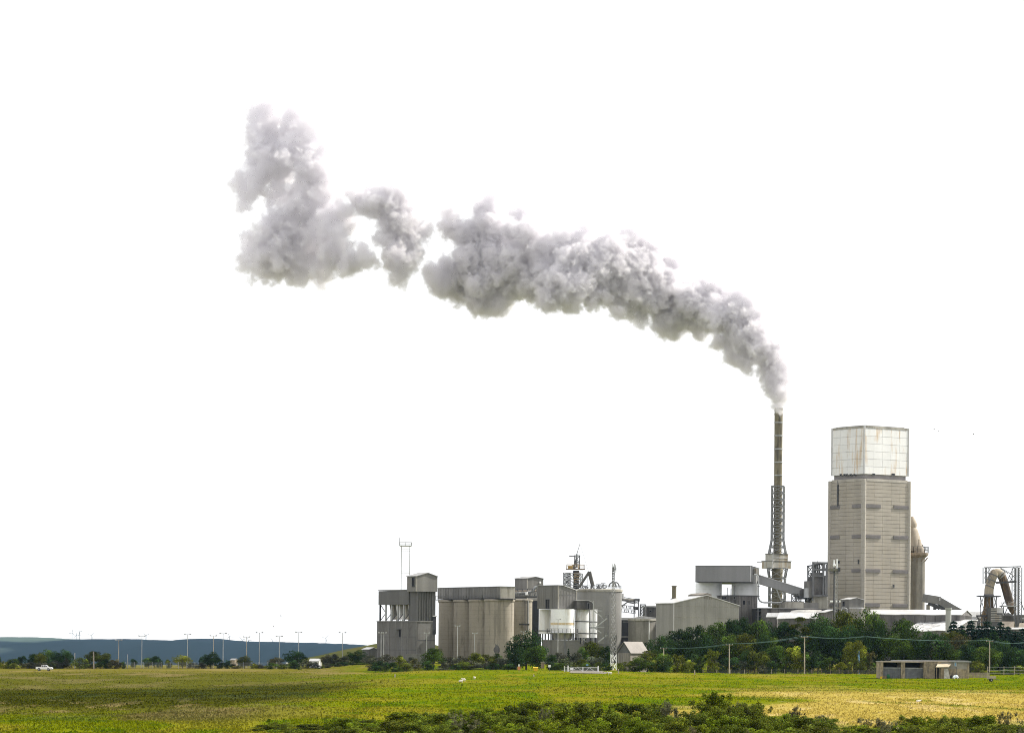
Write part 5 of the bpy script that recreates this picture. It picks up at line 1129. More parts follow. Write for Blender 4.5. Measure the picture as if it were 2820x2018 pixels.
def grove(where, items, group):
    """items: (zoom, x, y_top, width, distance, kind, colour)"""
    cls = {}
    for it in items: cls.setdefault((it[5], it[6]), []).append(it)
    for (kind, colr), lst in cls.items():
        lst.sort(key=lambda i: q(i[0], i[1], i[2])[0]); nm, cat, plural = NAMES[kind]; cn, cv = GREEN[colr]
        for k, (zn, x, y, w, d, _, _) in enumerate(lst):
            if len(lst) == 1: lab = f'only {cn} {plural if cat == "trees" else plural.rstrip("s") if not plural.endswith("bushes") else plural[:-2]} {where}'
            else: lab = f'{ORD[k] if k < len(lst) - 1 or k < 2 and len(lst) > 12 else "rightmost"} of the {cn} {plural} {where}'
            top = W(zn, x, y, d); g = float(gh(top.x, d)); h = max(top.z - g, .6); wd = S(zn, w, d)
            r = thing(nm, lab, cat, (top.x, d, g - .1), group)
            rz = trg.uniform(0, 6.28) if kind != 'hedge' else trg.uniform(-.2, .2)
            cr = bpy.data.objects.new('foliage' if cat in ('shrub', 'bush', 'hedge') else 'crown', trg.choice(KIND[kind])); COL.objects.link(cr); cr.parent = r; cr.rotation_euler = (0, 0, rz); cr.scale = (wd * 1.06, wd * 1.06 * (.8 if kind != 'hedge' else 1), h + .1)
            v = trg.uniform(.82, 1.2); hu = trg.uniform(-.07, .07); cr.color = (cv[0] * v * (1 + hu), cv[1] * v, cv[2] * v * (1 - hu), 1)
            tk = bpy.data.objects.new('trunk' if cat == 'tree' else 'stem', trg.choice(TRUNK)); COL.objects.link(tk); tk.parent = r; tk.rotation_euler = (0, 0, rz); s = min(wd, h); tk.scale = (wd * .9, wd * .9, (h + .1) * (1 if cat == 'tree' else .85))
B1, B2, FR_ = 800, 786, 764
grove('in the belt below the barn', [
    (5, 350, 955, 330, B1, 'broad', 'dk'), (5, 555, 912, 350, B1, 'broad', 'dk'), (5, 745, 872, 340, B1, 'broad', 'gr'), (5, 930, 850, 250, B1 + 8, 'broad', 'dk'), (5, 1060, 828, 320, B1, 'broad', 'dk'), (5, 250, 1060, 260, B2, 'broad', 'dk'),
    (5, 480, 1060, 330, B2, 'broad', 'dk'), (5, 690, 1020, 330, B2, 'broad', 'dk'), (5, 900, 1010, 340, B2, 'broad', 'gr'), (5, 1090, 1000, 320, B2, 'broad', 'ol')], 'trees in the belt below the works')
grove('in the belt under the tall smokestack', [
    (5, 1250, 850, 330, B1, 'broad', 'gr'), (5, 1390, 880, 260, B1 + 6, 'broad', 'dk'), (5, 1540, 870, 300, B1, 'pine', 'dk'), (5, 1700, 815, 330, B1, 'pine', 'ol'), (5, 1640, 960, 320, B2, 'pine', 'dk'), (5, 1290, 1000, 320, B2, 'broad', 'dk'), (5, 1450, 1040, 300, B2, 'broad', 'gr'),
    (7, 95, 690, 400, B1, 'broad', 'dk'), (7, 0, 760, 300, B1 + 5, 'broad', 'dk')], 'trees in the belt below the works')
grove('in the belt below the big tower', [
    (7, 330, 648, 430, B1, 'broad', 'ol'), (7, 560, 636, 420, B1, 'broad', 'gr'), (7, 710, 720, 260, B1, 'broad', 'dk'), (7, 200, 800, 380, B2, 'broad', 'dk'), (7, 440, 800, 400, B2, 'broad', 'dk'), (7, 620, 850, 320, B2, 'broad', 'dk'), (7, 985, 730, 330, B1, 'broad', 'gr'), (7, 860, 900, 380, B2, 'broad', 'gr'), (7, 90, 870, 300, B2, 'broad', 'dk')], 'trees in the belt below the works')
grove('behind the farm shed', [
    (7, 1270, 865, 420, 778, 'broad', 'dk'), (7, 1120, 950, 300, B2, 'broad', 'dk'), (7, 1480, 860, 340, B1, 'broad', 'ol'), (7, 1570, 900, 330, B1 - 5, 'broad', 'br'), (7, 1780, 930, 340, B2, 'broad', 'dk'), (7, 1890, 1025, 300, 775, 'broad', 'gr'), (7, 2090, 985, 320, B2, 'broad', 'dk'), (7, 2010, 960, 260, B1, 'broad', 'dk'), (7, 1440, 1010, 330, 775, 'broad', 'gr'), (7, 1650, 1000, 300, 780, 'broad', 'dk'), (7, 2240, 1050, 240, 780, 'broad', 'dk'),
    (7, 970, 1000, 260, 780, 'broad', 'gr')], 'trees behind the farm shed')
grove('in front of the ribbed hall at right', [(7, 1510, 740, 420, 815, 'conifer', 'bl'), (7, 1600, 790, 360, 818, 'conifer', 'bl'), (7, 1790, 790, 400, 818, 'conifer', 'bl'), (7, 1940, 800, 380, 818, 'conifer', 'bl'), (7, 2100, 800, 400, 818, 'conifer', 'bl'), (7, 2260, 820, 380, 818, 'conifer', 'bl'), (7, 1700, 736, 440, 815, 'conifer', 'bl'), (7, 1870, 742, 420, 815, 'conifer', 'bl'), (7, 2020, 755, 350, 815, 'conifer', 'bl'), (7, 2180, 850, 400, 808, 'conifer', 'bl'), (7, 1610, 840, 330, 806, 'conifer', 'dk'), (7, 1950, 860, 330, 806, 'conifer', 'dk')], 'conifers at the right edge')
grove('at the field edge below the barn', [
    (5, 60, 1180, 260, FR_, 'broad', 'gr'), (5, 200, 1222, 210, FR_ - 2, 'bush', 'ol'), (5, 350, 1228, 200, FR_ - 4, 'loose', 'ye'), (5, 470, 1290, 170, FR_ - 5, 'bush', 'ye'), (5, 600, 1250, 190, FR_, 'loose', 'gr'), (5, 740, 1178, 200, FR_ - 3, 'loose', 'ye'), (5, 850, 1270, 170, FR_ - 2, 'bush', 'dk'), (5, 960, 1260, 200, FR_, 'bush', 'dk'), (5, 1080, 1300, 120, FR_ - 5, 'loose', 'gy'), (5, 1140, 1180, 220, FR_ + 3, 'broad', 'dk'), (5, 530, 1180, 260, 776, 'bush', 'dk')], 'bushes along the field edge')
grove('at the field edge under the smokestack', [
    (5, 1215, 1190, 200, FR_, 'loose', 'ol'), (5, 1325, 1195, 220, FR_ - 3, 'bush', 'ol'), (5, 1450, 1130, 260, FR_ + 4, 'broad', 'gr'), (5, 1560, 1170, 200, FR_, 'loose', 'gr'), (5, 1660, 1140, 240, FR_, 'bush', 'ye'), (5, 1780, 1200, 200, FR_, 'bush', 'gr'), (5, 1300, 1350, 120, FR_ - 8, 'bush', 'gy'), (5, 1400, 1300, 140, FR_ - 6, 'bush', 'dk'),
    (7, 50, 1070, 220, FR_, 'bush', 'dk'), (7, 175, 1130, 200, FR_ - 3, 'loose', 'gr'), (7, 280, 1185, 150, FR_ - 6, 'bush', 'ye')], 'bushes along the field edge')
grove('left of the farm shed', [(7, 450, 960, 310, FR_, 'broad', 'ye'), (7, 470, 1165, 210, FR_ - 8, 'bush', 'ol'), (7, 630, 1075, 160, FR_ - 2, 'loose', 'br'), (7, 640, 1228, 110, FR_ - 10, 'flower', 'fl'), (7, 350, 1050, 200, FR_ + 6, 'bush', 'dk'), (7, 690, 1180, 120, FR_ - 4, 'bush', 'gr'), (7, 560, 1120, 180, FR_, 'bush', 'gr')], 'bushes along the field edge')
grove('right of the farm shed', [(7, 1780, 1172, 210, 735, 'bush', 'ol'), (7, 1690, 1185, 120, 740, 'bush', 'gy'), (7, 2060, 1262, 190, 735, 'bush', 'gr'), (7, 2210, 1215, 220, 742, 'bush', 'ol'), (7, 1900, 1290, 180, 738, 'bush', 'gr'), (7, 2140, 1300, 180, 728, 'bush', 'gy'), (7, 2010, 1315, 160, 726, 'bush', 'ol')], 'bushes right of the farm shed')
grove('around the gabled house', [(4, 1440, 1190, 240, 770, 'broad', 'gr'), (4, 1600, 1148, 260, 776, 'broad', 'dk'), (4, 1740, 1100, 260, 780, 'broad', 'dk'), (4, 1560, 1268, 330, 742, 'bush', 'ol'), (4, 1740, 1300, 220, 745, 'bush', 'gr'), (4, 1300, 1388, 150, 735, 'bush', 'ye'), (4, 1390, 1380, 140, 738, 'bush', 'ol'), (4, 1105, 1392, 140, 700, 'bush', 'dk'), (4, 1470, 1340, 260, 735, 'broad', 'gr'), (4, 1250, 1400, 110, 728, 'bush', 'ol'), (4, 1690, 1380, 220, 738, 'bush', 'dk')], 'trees around the gabled house')
grove('in front of the white silos', [(4, 205, 1052, 430, 772, 'broad', 'dk'), (4, 320, 1210, 280, 752, 'broad', 'gr'), (4, 560, 1290, 220, 760, 'bush', 'gy'), (4, 672, 1238, 70, 762, 'conifer', 'dk'), (4, 740, 1290, 230, 760, 'bush', 'gy'), (4, 940, 1168, 250, 770, 'broad', 'ol'), (4, 840, 1225, 160, 766, 'broad', 'gr'), (4, 1090, 1215, 170, 770, 'broad', 'dk'), (4, 650, 1345, 160, 745, 'flower', 'fl'), (4, 800, 1360, 200, 742, 'bush', 'ol'), (4, 960, 1335, 240, 748, 'bush', 'gy'), (4, 1010, 1390, 140, 740, 'bush', 'ol'), (4, 480, 1310, 220, 755, 'bush', 'dk'), (4, 560, 1400, 150, 742, 'bush', 'gr'), (4, 880, 1400, 170, 736, 'bush', 'gr'), (4, 90, 1230, 260, 758, 'broad', 'dk')], 'trees in front of the white silos')
grove('in front of the concrete silos', [(3, 708, 1238, 290, 765, 'broad', 'gr'), (3, 820, 1385, 150, 752, 'bush', 'gy'), (3, 895, 1335, 200, 770, 'bush', 'gy'), (3, 1010, 1325, 210, 768, 'bush', 'gy'), (3, 1135, 1290, 260, 766, 'bush', 'ye'), (3, 1285, 1308, 260, 766, 'bush', 'ol'), (3, 1410, 1298, 220, 770, 'bush', 'gr'), (3, 1500, 1335, 200, 762, 'bush', 'gy'), (3, 1050, 1395, 200, 756, 'bush', 'ol'), (3, 1230, 1400, 240, 754, 'bush', 'gy'), (3, 1370, 1400, 200, 752, 'bush', 'dk'), (3, 1560, 1410, 200, 750, 'bush', 'dk'), (3, 950, 1420, 150, 752, 'bush', 'dk'), (3, 830, 1482, 240, 735, 'hedge', 'gy'), (3, 1220, 1470, 180, 742, 'bush', 'ol'), (3, 640, 1380, 150, 758, 'bush', 'dk')], 'bushes in front of the concrete silos')
grove('in front of the loading building', [(3, 40, 1320, 220, 800, 'bush', 'gy'), (3, 180, 1308, 230, 802, 'bush', 'gy'), (3, 330, 1318, 200, 795, 'bush', 'ye'), (3, 440, 1335, 170, 798, 'bush', 'gy'), (3, 510, 1350, 150, 792, 'bush', 'br'), (3, 110, 1380, 200, 790, 'bush', 'dk'), (3, 260, 1395, 170, 788, 'bush', 'dk'), (3, 300, 1460, 130, 772, 'bush', 'gr'), (3, 540, 1458, 130, 772, 'bush', 'ye'), (3, 400, 1400, 160, 786, 'bush', 'ol')], 'bushes in front of the loading building')
grove('left of the loading building', [(2, 165, 468, 230, 935, 'broad', 'dk'), (2, 265, 530, 110, 930, 'bush', 'dk'), (2, 352, 558, 90, 925, 'bush', 'dk'), (2, 540, 508, 170, 935, 'broad', 'ol'), (2, 645, 590, 80, 915, 'bush', 'ye'), (2, 885, 525, 190, 935, 'broad', 'br'), (2, 840, 585, 190, 905, 'bush', 'gr'), (2, 1110, 455, 250, 940, 'broad', 'dk'), (2, 1100, 558, 150, 905, 'bush', 'dk'), (2, 1150, 630, 60, 880, 'bush', 'gr'), (2, 1240, 560, 120, 925, 'bush', 'gy'), (2, 1330, 575, 130, 925, 'bush', 'gy'), (2, 1390, 640, 90, 870, 'bush', 'gr'),
    (2, 1450, 495, 150, 905, 'broad', 'gy'), (2, 1550, 490, 190, 905, 'bush', 'gy'), (2, 1660, 510, 170, 900, 'bush', 'gy'), (2, 1795, 445, 230, 920, 'broad', 'dk'), (2, 1770, 560, 170, 880, 'bush', 'dk'), (2, 1600, 575, 190, 878, 'bush', 'dk'), (2, 1940, 640, 100, 850, 'bush', 'ol'), (2, 1920, 510, 190, 880, 'bush', 'gy'), (2, 960, 610, 90, 900, 'bush', 'ol'), (2, 700, 600, 160, 930, 'bush', 'gy'), (2, 430, 600, 160, 930, 'bush', 'gy'), (2, 1010, 600, 190, 925, 'bush', 'gr'), (2, 1470, 590, 200, 880, 'bush', 'gy'), (2, 1860, 600, 170, 870, 'bush', 'gr'), (2, 60, 590, 160, 930, 'bush', 'gy')], 'trees on the field edge at left')
grove('around the white pickup', [(1, -15, 520, 80, 935, 'broad', 'dk'), (1, 35, 568, 90, 915, 'bush', 'ye'), (1, 240, 510, 110, 945, 'broad', 'dk'), (1, 150, 540, 150, 940, 'broad', 'gr'), (1, 160, 588, 170, 905, 'bush', 'ye'), (1, 380, 488, 140, 965, 'broad', 'dk'), (1, 450, 482, 130, 962, 'broad', 'ol'), (1, 530, 440, 160, 968, 'broad', 'gr'), (1, 640, 460, 150, 966, 'broad', 'dk'), (1, 735, 445, 190, 966, 'broad', 'dk'),
    (1, 350, 578, 170, 930, 'bush', 'gy'), (1, 480, 585, 190, 925, 'bush', 'gy'), (1, 640, 560, 160, 930, 'bush', 'gy'), (1, 750, 548, 140, 932, 'bush', 'gy'), (1, 570, 590, 120, 920, 'bush', 'ol'), (1, 890, 528, 215, 902, 'bush', 'ol'), (1, 1040, 460, 210, 940, 'broad', 'ol'), (1, 1160, 480, 200, 940, 'broad', 'ol'), (1, 1200, 545, 140, 930, 'bush', 'dk'), (1, 1290, 548, 140, 925, 'bush', 'br'), (1, 1375, 572, 70, 930, 'bush', 'gr'), (1, 80, 600, 90, 925, 'bush', 'dk'), (1, 420, 600, 220, 935, 'bush', 'gy'), (1, 690, 590, 220, 936, 'bush', 'gy'), (1, 300, 585, 160, 938, 'bush', 'br'), (1, 960, 590, 200, 935, 'bush', 'gy'), (1, 1120, 575, 200, 934, 'bush', 'gr'), (1, 560, 560, 200, 940, 'bush', 'dk')], 'trees around the white pickup')
grove('along the wire mesh fence far left', [(1, 1498, 543, 95, 950, 'broad', 'dk'), (1, 1660, 528, 130, 955, 'broad', 'gr'), (1, 1730, 512, 130, 955, 'broad', 'dk'), (1, 1785, 545, 70, 952, 'bush', 'dk'), (1, 1885, 548, 80, 950, 'bush', 'ol'), (1, 2040, 503, 210, 950, 'broad', 'ye'), (1, 2255, 515, 70, 955, 'broad', 'dk'), (1, 2150, 585, 120, 940, 'bush', 'gy')], 'trees along the far left fence')
# foreground scrub
def scrubline():
    xs = [600, 700, 800, 900, 1000, 1100, 1190, 1240, 1290, 1340, 1400, 1450, 1500, 1540, 1580, 1620, 1660, 1700, 1750, 1800, 1840, 1880, 1930, 2000, 2060, 2130, 2170, 2230, 2290]
    ys = [1618, 1607, 1600, 1594, 1591, 1582, 1560, 1580, 1556, 1578, 1568, 1580, 1565, 1578, 1550, 1556, 1564, 1583, 1577, 1580, 1586, 1618, 1598, 1592, 1604, 1580, 1602, 1590, 1600]
    out = []; rg = random.Random(9)
    sec = [('at the scrub\'s left end', 590, 980), ('in the scrub below the white silos', 980, 1300), ('in the scrub below the barn', 1300, 1640), ('in the scrub below the smokestack', 1640, 1860), ('in the scrub below the farm shed', 1860, 2300)]
    for w, a, b in sec:
        it = []; x = a + 10
        while x < b:
            for row, d in ((0, 262), (1, 240), (2, 222), (3, 206)):
                xx = x + rg.uniform(-16, 16); yt = np.interp(xx, xs, ys) + row * 22 + rg.uniform(-3, 14) + (12 if rg.random() < .3 else 0)
                if yt > 1652: continue
                kind = 'wispy' if rg.random() < .16 else 'scrub'; colr = 'fb' if kind == 'wispy' else rg.choice(['fg', 'fg', 'fg', 'fy', 'fy', 'ol'])
                it.append((0, xx, yt - 9 - (8 if row else 0) - rg.uniform(0, 8), rg.uniform(68, 112) if kind == 'scrub' else rg.uniform(32, 48), d + rg.uniform(-6, 6), kind, colr))
            x += 36
        grove(w, it, 'scrub along the bottom of the picture')
grove_sections = scrubline()
# ---------------------------------------------------------------- masts, lamps, turbines
def lampmast(n, x, yt, yb, d, label, group, heads=2, m=None, r=.13, arm=1.0, name='floodlight_mast'):
    b = W(n, x, yb, d); top = W(n, x, yt, d); g = float(gh(b.x, d)); t = thing(name, label, 'floodlight', (b.x, d, g), group)
    MB().tube((b.x, d, g - .3), (b.x, d, top.z), r, r * .7, 8).build('pole', m or m_steell, t)
    if heads:
        MB().bar((b.x - arm * .8, d, top.z), (b.x + arm * .8, d, top.z), .1).build('crossarm', m_steell, t)
        for s in ((-1, 1) if heads == 2 else (1,)):
            o = MB().hexa([(b.x + s * arm * (.55 + u * .5), d - .35 + w * .5, top.z + zz + .12 * u) for zz in (-.08, .2) for u, w in ((0, 0), (1, 0), (1, 1), (0, 1))]).build('lamp_head', m_steell, t)
            MB().box((b.x + s * arm * .8, d - .1, top.z - .08), (.35, .3, .05)).build('lens', m_white, o)
    return t
fl = [(1, 1323, 332, 620), (1, 1582, 288, 625), (1, 2092, 268, 605), (2, 192, 285, 560), (2, 300, 258, 580), (2, 562, 298, 590), (2, 705, 250, 612), (2, 928, 290, 585), (2, 1143, 245, 590), (2, 1632, 250, 590)]
onames = ['leftmost', 'second from left', 'third from left', 'fourth from left', 'fifth from left', 'sixth from left', 'seventh from left', 'eighth from left', 'second from right', 'rightmost']
for k, (n, x, ya, yb) in enumerate(fl):
    lampmast(n, x, ya, yb, 955 + (k % 3) * 6, f'{onames[k]} of the tall floodlight masts standing before the blue hill', 'floodlight masts before the hill', 2, m_woodp if k in (0, 3, 5) else None, .11, 1.15)
yl = [(3, 118, 1063, 1300, 'left one of the paired lamp posts before the loading building'), (3, 148, 1063, 1300, 'right one of the paired lamp posts before the loading building'), (3, 628, 1068, 1290, 'twin-headed lamp post at the right corner of the loading building'), (3, 972, 988, 1320, 'tallest lamp post, in front of the middle concrete silos'), (3, 1165, 1070, 1310, 'lamp post before the second concrete silo from the right'), (3, 1710, 1050, 1200, 'lamp post just showing above the big dark tree by the silos'), (4, 553, 915, 1290, 'lamp post in front of the rust-banded white silo')]
for n, x, ya, yb, lab in yl: lampmast(n, x, ya, yb, 868, lab, 'lamp posts in the yard', 2 if n == 3 else 1, None, .13, .8, 'lamp_post')
pl = [(1, 1048, 462, 632, 930, 'pale leaning wooden pole beside the olive trees at left', m_woodp, .24), (1, 1425, 490, 605, 950, 'short thin grey pole left of the wire mesh fence', m_steell, .12), (1, 835, 476, 560, 950, 'short pale pole above the scrub right of the white pickup', m_steell, .2), (7, 490, 1066, 1180, 762, 'short thick blue-grey post among the trees left of the shed', m_blue, .35)]
for n, x, ya, yb, d, lab, m, r in pl:
    b = W(n, x, yb, d); g = float(gh(b.x, d)); tp = W(n, x - (4 if m is m_woodp else 0), ya, d)
    t = thing('wooden_pole' if m is m_woodp else 'post', lab, 'pole', (b.x, d, g)); MB().tube((b.x, d, g - .3), tp, r, r * .75, 8).build('shaft', m, t); MB().tube(tp, tp + Vector((0, 0, .15)), r * .85, r * .6, 8).build('cap', m_steel, t)
tb = [(1, 805, 250, 320, 'leftmost'), (1, 858, 272, 322, 'second from left'), (1, 890, 240, 324, 'third from left'), (1, 1025, 280, 320, 'fourth from left'), (1, 1632, 280, 320, 'fifth from left'), (2, 372, 292, 318, 'fifth from right'), (2, 515, 330, 345, 'fourth from right'), (2, 588, 335, 348, 'third from right'), (2, 857, 342, 356, 'second from right'), (2, 1450, 312, 360, 'rightmost')]
for k, (n, x, ya, yb, o_) in enumerate(tb):
    d = 8900; h = W(n, x, ya, d); t = thing('wind_turbine', f'{o_} of the tiny wind turbines on the ridge of the blue hill', 'wind turbine', (h.x, d, W(n, x, yb, d).z - 30), 'wind turbines on the hill')
    MB().tube((h.x, d, W(n, x, yb, d).z - 30), h, 1.3, .8, 8).build('tower', m_steell, t); nac = MB().box(h + Vector((0, .8, .5)), (1.6, 5, 1.6)).build('nacelle', m_steell, t)
    rot = random.uniform(0, 2)
    for j in range(3):
        a = rot + j * 2 * math.pi / 3; e = Vector((math.cos(a), 0, math.sin(a))); MB().path([h + Vector((0, -2.2, .5)), h + Vector((0, -2.2, .5)) + e * 4, h + Vector((0, -2.2, .5)) + e * 15], [.5, .8, .2], 5).build('blade', m_steell, nac)

# fences
def fence(n, pts, d, h, label, m, wires=4, name='wire_fence', step=2.6, mesh=False, pw=.12):
    P0 = [W(n, x, 600, d_) for x, d_ in pts]; t = thing(name, label, 'fence', (P0[0].x, P0[0].y, float(gh(P0[0].x, P0[0].y)))); allp = []
    for a, b in zip(P0, P0[1:]):
        k = max(1, int((b - a).length / step)); allp += [a.lerp(b, i / k) for i in range(k)]
    allp.append(P0[-1]); allp = [Vector((p.x, p.y, float(gh(p.x, p.y)))) for p in allp]
    for p in allp: MB().box(p + Vector((0, 0, h / 2 - .1)), (pw, pw, h + .2)).build('post', m, t)
    for w in range(wires): MB().path([p + Vector((0, -.07, h * (w + .7) / wires * .95)) for p in allp], .018, 4).build('wire', m_steel, t)
    if mesh:
        mb = MB()
        for a, b in zip(allp, allp[1:]):
            for i in range(10): mb.bar(a.lerp(b, i / 10) + Vector((0, 0, .05)), a.lerp(b, i / 10) + Vector((0, 0, h * .95)), .03)
        mb.build('mesh_wire', m_steell, t, kind='stuff')
fence(1, ((1400, 938), (1900, 938), (2360, 936)), 0, 2.0, 'grey wire mesh fence behind the meadow, left stretch', m_steell, 3, mesh=True)
fence(2, ((100, 936), (700, 930), (1390, 925)), 0, 2.0, 'grey wire mesh fence behind the meadow, stretch nearer the works', m_steell, 3, mesh=True)
fence(5, ((640, 757), (1260, 756), (1850, 756)), 0, 1.15, 'low post and wire fence below the trees under the smokestack', m_woodp, 4, step=3.2)
fence(7, ((0, 755), (380, 752), (720, 748)), 0, 1.15, 'low post and wire fence left of the farm shed', m_wood, 4, step=2.2)
fence(7, ((1880, 712), (2060, 716), (2290, 722)), 0, 2.1, 'tall pale posts of a wire fence right of the farm shed', m_woodp, 3, step=3.5)

# power line
def wire(name, pts, label, r=.06, sag=.6):
    out = []
    for a, b in zip(pts, pts[1:]): out += [a.lerp(b, i / 10) - Vector((0, 0, sag * 4 * (i / 10) * (1 - i / 10))) for i in range(10)]
    out.append(pts[-1]); o = MB().path(out, r, 5).build(name, m_wire); tag(o, label, 'wire')
def pole(n, x, ya, yb, d, label, arms=True, r=.16):
    b = W(n, x, yb, d); g = float(gh(b.x, d)); tp = W(n, x, ya, d); t = thing('telegraph_pole', label, 'pole', (b.x, d, g)); MB().tube((b.x, d, g - .4), tp, r, r * .75, 9).build('shaft', m_woodp, t)
    if arms:
        MB().bar(tp + Vector((-.9, 0, -.2)), tp + Vector((.9, 0, -.2)), .14).build('crossarm', m_wood, t)
        for s in (-.8, .8): MB().lathe(tp + Vector((s, 0, 0)), [(.07, tp.z - .13), (.09, tp.z), (.05, tp.z + .1)], 8).build('insulator', m_steell, t)
    return tp
pA = pole(5, 193, 1150, 1300, 757, 'thin telegraph pole with braced arm left of the tree belt'); pB = pole(5, 928, 1108, 1455, 749, 'pale telegraph pole on the field edge below the corrugated barn'); pC = pole(5, 1769, 1022, 1440, 752, 'tallest telegraph pole, on the field edge under the smokestack')
pD = pole(7, 1900, 952, 1060, 754, 'telegraph pole half hidden by trees right of the farm shed'); 
pE = W(7, 2300, 972, 754)
pts = [pA, pB, pC, W(7, 560, 910, 753), pD, pE]
for k, dz in enumerate((0, 1)): wire('overhead_wire', [p + Vector((.8 * (1 if dz else -1) * .9, .25 * dz, .08)) for p in pts], ['nearer teal overhead wire slung across the tree belt', 'farther teal overhead wire slung across the tree belt'][k], .035 if k == 0 else .03, .5)

# field gate and signs at the track
d = hit(8, 880, 113, 735); g = float(gh(W(8, 880, 110, d).x, d)); gz = lambda y: g + (112 - y) / 3.914 * d / F
gX = lambda x: W(8, x, 110, d).x
t = thing('field_gate', 'white two-leaf metal field gate across the gravel track', 'gate', (gX(880), d, g))
for x, w in ((722, .26), (1047, .24), (682, .14)): MB().box((gX(x), d, g + 1.2 / 2 * (1.05 if w > .2 else .95)), (w, w, 1.45)).build('gate_post', m_white, t)
for xa, xb in ((728, 878), (884, 1040), (684, 716)):
    lf = MB().bar((gX(xa), d, gz(62)), (gX(xb), d, gz(62)), .07).build('leaf', m_white, t)
    for y in (74, 86, 98, 108): MB().bar((gX(xa), d, gz(y)), (gX(xb), d, gz(y)), .035).build('rail', m_steell, lf)
    for x in (xa, xb): MB().bar((gX(x), d, gz(110)), (gX(x), d, gz(60)), .08).build('stile', m_white, lf)
    if xb - xa > 50:
        m_ = (xa + xb) / 2 + (20 if xa < 800 else -14); MB().bar((gX(xa + 25), d - .03, gz(108)), (gX(m_), d - .03, gz(66)), .06).build('brace', m_white, lf); MB().bar((gX(m_), d - .03, gz(66)), (gX(m_ + 55 if xa < 800 else m_ + 60), d - .03, gz(106)), .06).build('brace', m_white, lf)
MB().box((gX(761), d - .07, gz(80)), (.75, .03, .42)).build('notice', m_white, t)
def sign(x, ya, yb, yc, d, w, label, m, cap=None, n=8, name='sign'):
    d = hit(n, x, yc, 735 if n == 8 else 1000); b = W(n, x, yc, d); g = float(gh(b.x, d)); k = d / F / ZR[n][2]; h = (yc - ya) * k; t = thing(name, label, 'sign', (b.x, d, g))
    MB().box((b.x, d, g + h / 2), (.1, .1, h)).build('post', m_steel, t); MB().box((b.x, d - .08, g + (yc - (ya + yb) / 2) * k), (w, .05, (yb - ya) * k)).build('board', m, t)
    if cap: MB().box((b.x, d - .08, g + h + .25), (w * .6, .06, .45)).build('upper_board', cap, t)
sign(193, 56, 95, 122, 640, .62, 'orange notice board with a white plate above, on a post by the big dark tree', m_orange, m_white)
sign(522, 38, 64, 100, 660, .6, 'small white sign on a post left of the field gate', m_white); sign(927, 4, 22, 90, 700, .55, 'small blue sign on a post behind the field gate', m_blue)
sign(1015, 580, 596, 660, 880, .5, 'pale marker board on a thin post at the field edge left of the works', m_white, n=2); 
d = hit(8, 372, 106, 735); p = W(8, 372, 105, d); g = float(gh(p.x, d)); t = thing('grit_bin', 'yellow plastic grit bin in the grass left of the field gate', 'bin', (p.x, d, g))
MB().hexa([(p.x + a * s, d + b * s, z) for z, s in ((g, .5), (g + .62, .62)) for a, b in ((-.8, -.6), (.8, -.6), (.8, .6), (-.8, .6))]).build('tub', m_yelp, t); MB().hexa([(p.x + a, d + b, g + z + (.12 if b > 0 else 0)) for z in (.63, .75) for a, b in ((-.55, -.42), (.55, -.42), (.55, .42), (-.55, .42))]).build('lid', m_yelp, t)
p = W(8, 447, 95, 700); g = float(gh(p.x, 700)); t = thing('beehive_stand', 'tall narrow brown wooden box on legs left of the field gate', 'box', (p.x, 700, g))
MB().hexa([(p.x + a * s, 700 + b * s, z) for z, s in ((g + .55, .42), (g + 1.75, .36)) for a, b in ((-1, -1), (1, -1), (1, 1), (-1, 1))]).build('body', m_wood, t); MB().box((p.x, 700, g + 1.82), (.95, .95, .1)).build('lid', m_woodp, t)
for a in (-.35, .35):
    for b in (-.35, .35): MB().bar((p.x + a, 700 + b, g - .1), (p.x + a * .9, 700 + b * .9, g + .58), .1).build('leg', m_wood, t)
for n, x, ya, yb, d, lab in ((8, 1265, 88, 136, 655, 'short stout wooden post at the foot of the lattice mast'), (8, 352, 148, 165, 600, 'tiny pale peg in the grass below the yellow bin'), (3, 275, 1530, 1560, 700, 'thin pale peg in the meadow below the loading building'), (5, 540, 1405, 1450, 745, 'pale stump of a post below the corrugated barn')):
    d = hit(n, x, yb, 740); p = W(n, x, yb, d); g = float(gh(p.x, d)); h = (yb - ya) / ZR[n][2] * d / F; t = thing('post', lab, 'post', (p.x, d, g)); MB().box((p.x, d, g + h / 2), (.22, .22, h), .3).build('shaft', m_woodp, t); MB().hexa([(p.x + a * s, d + b * s, g + h + z) for z, s in ((0, .12), (.1, .05)) for a, b in ((-1, -1), (1, -1), (1, 1), (-1, 1))]).build('top', m_woodp, t)

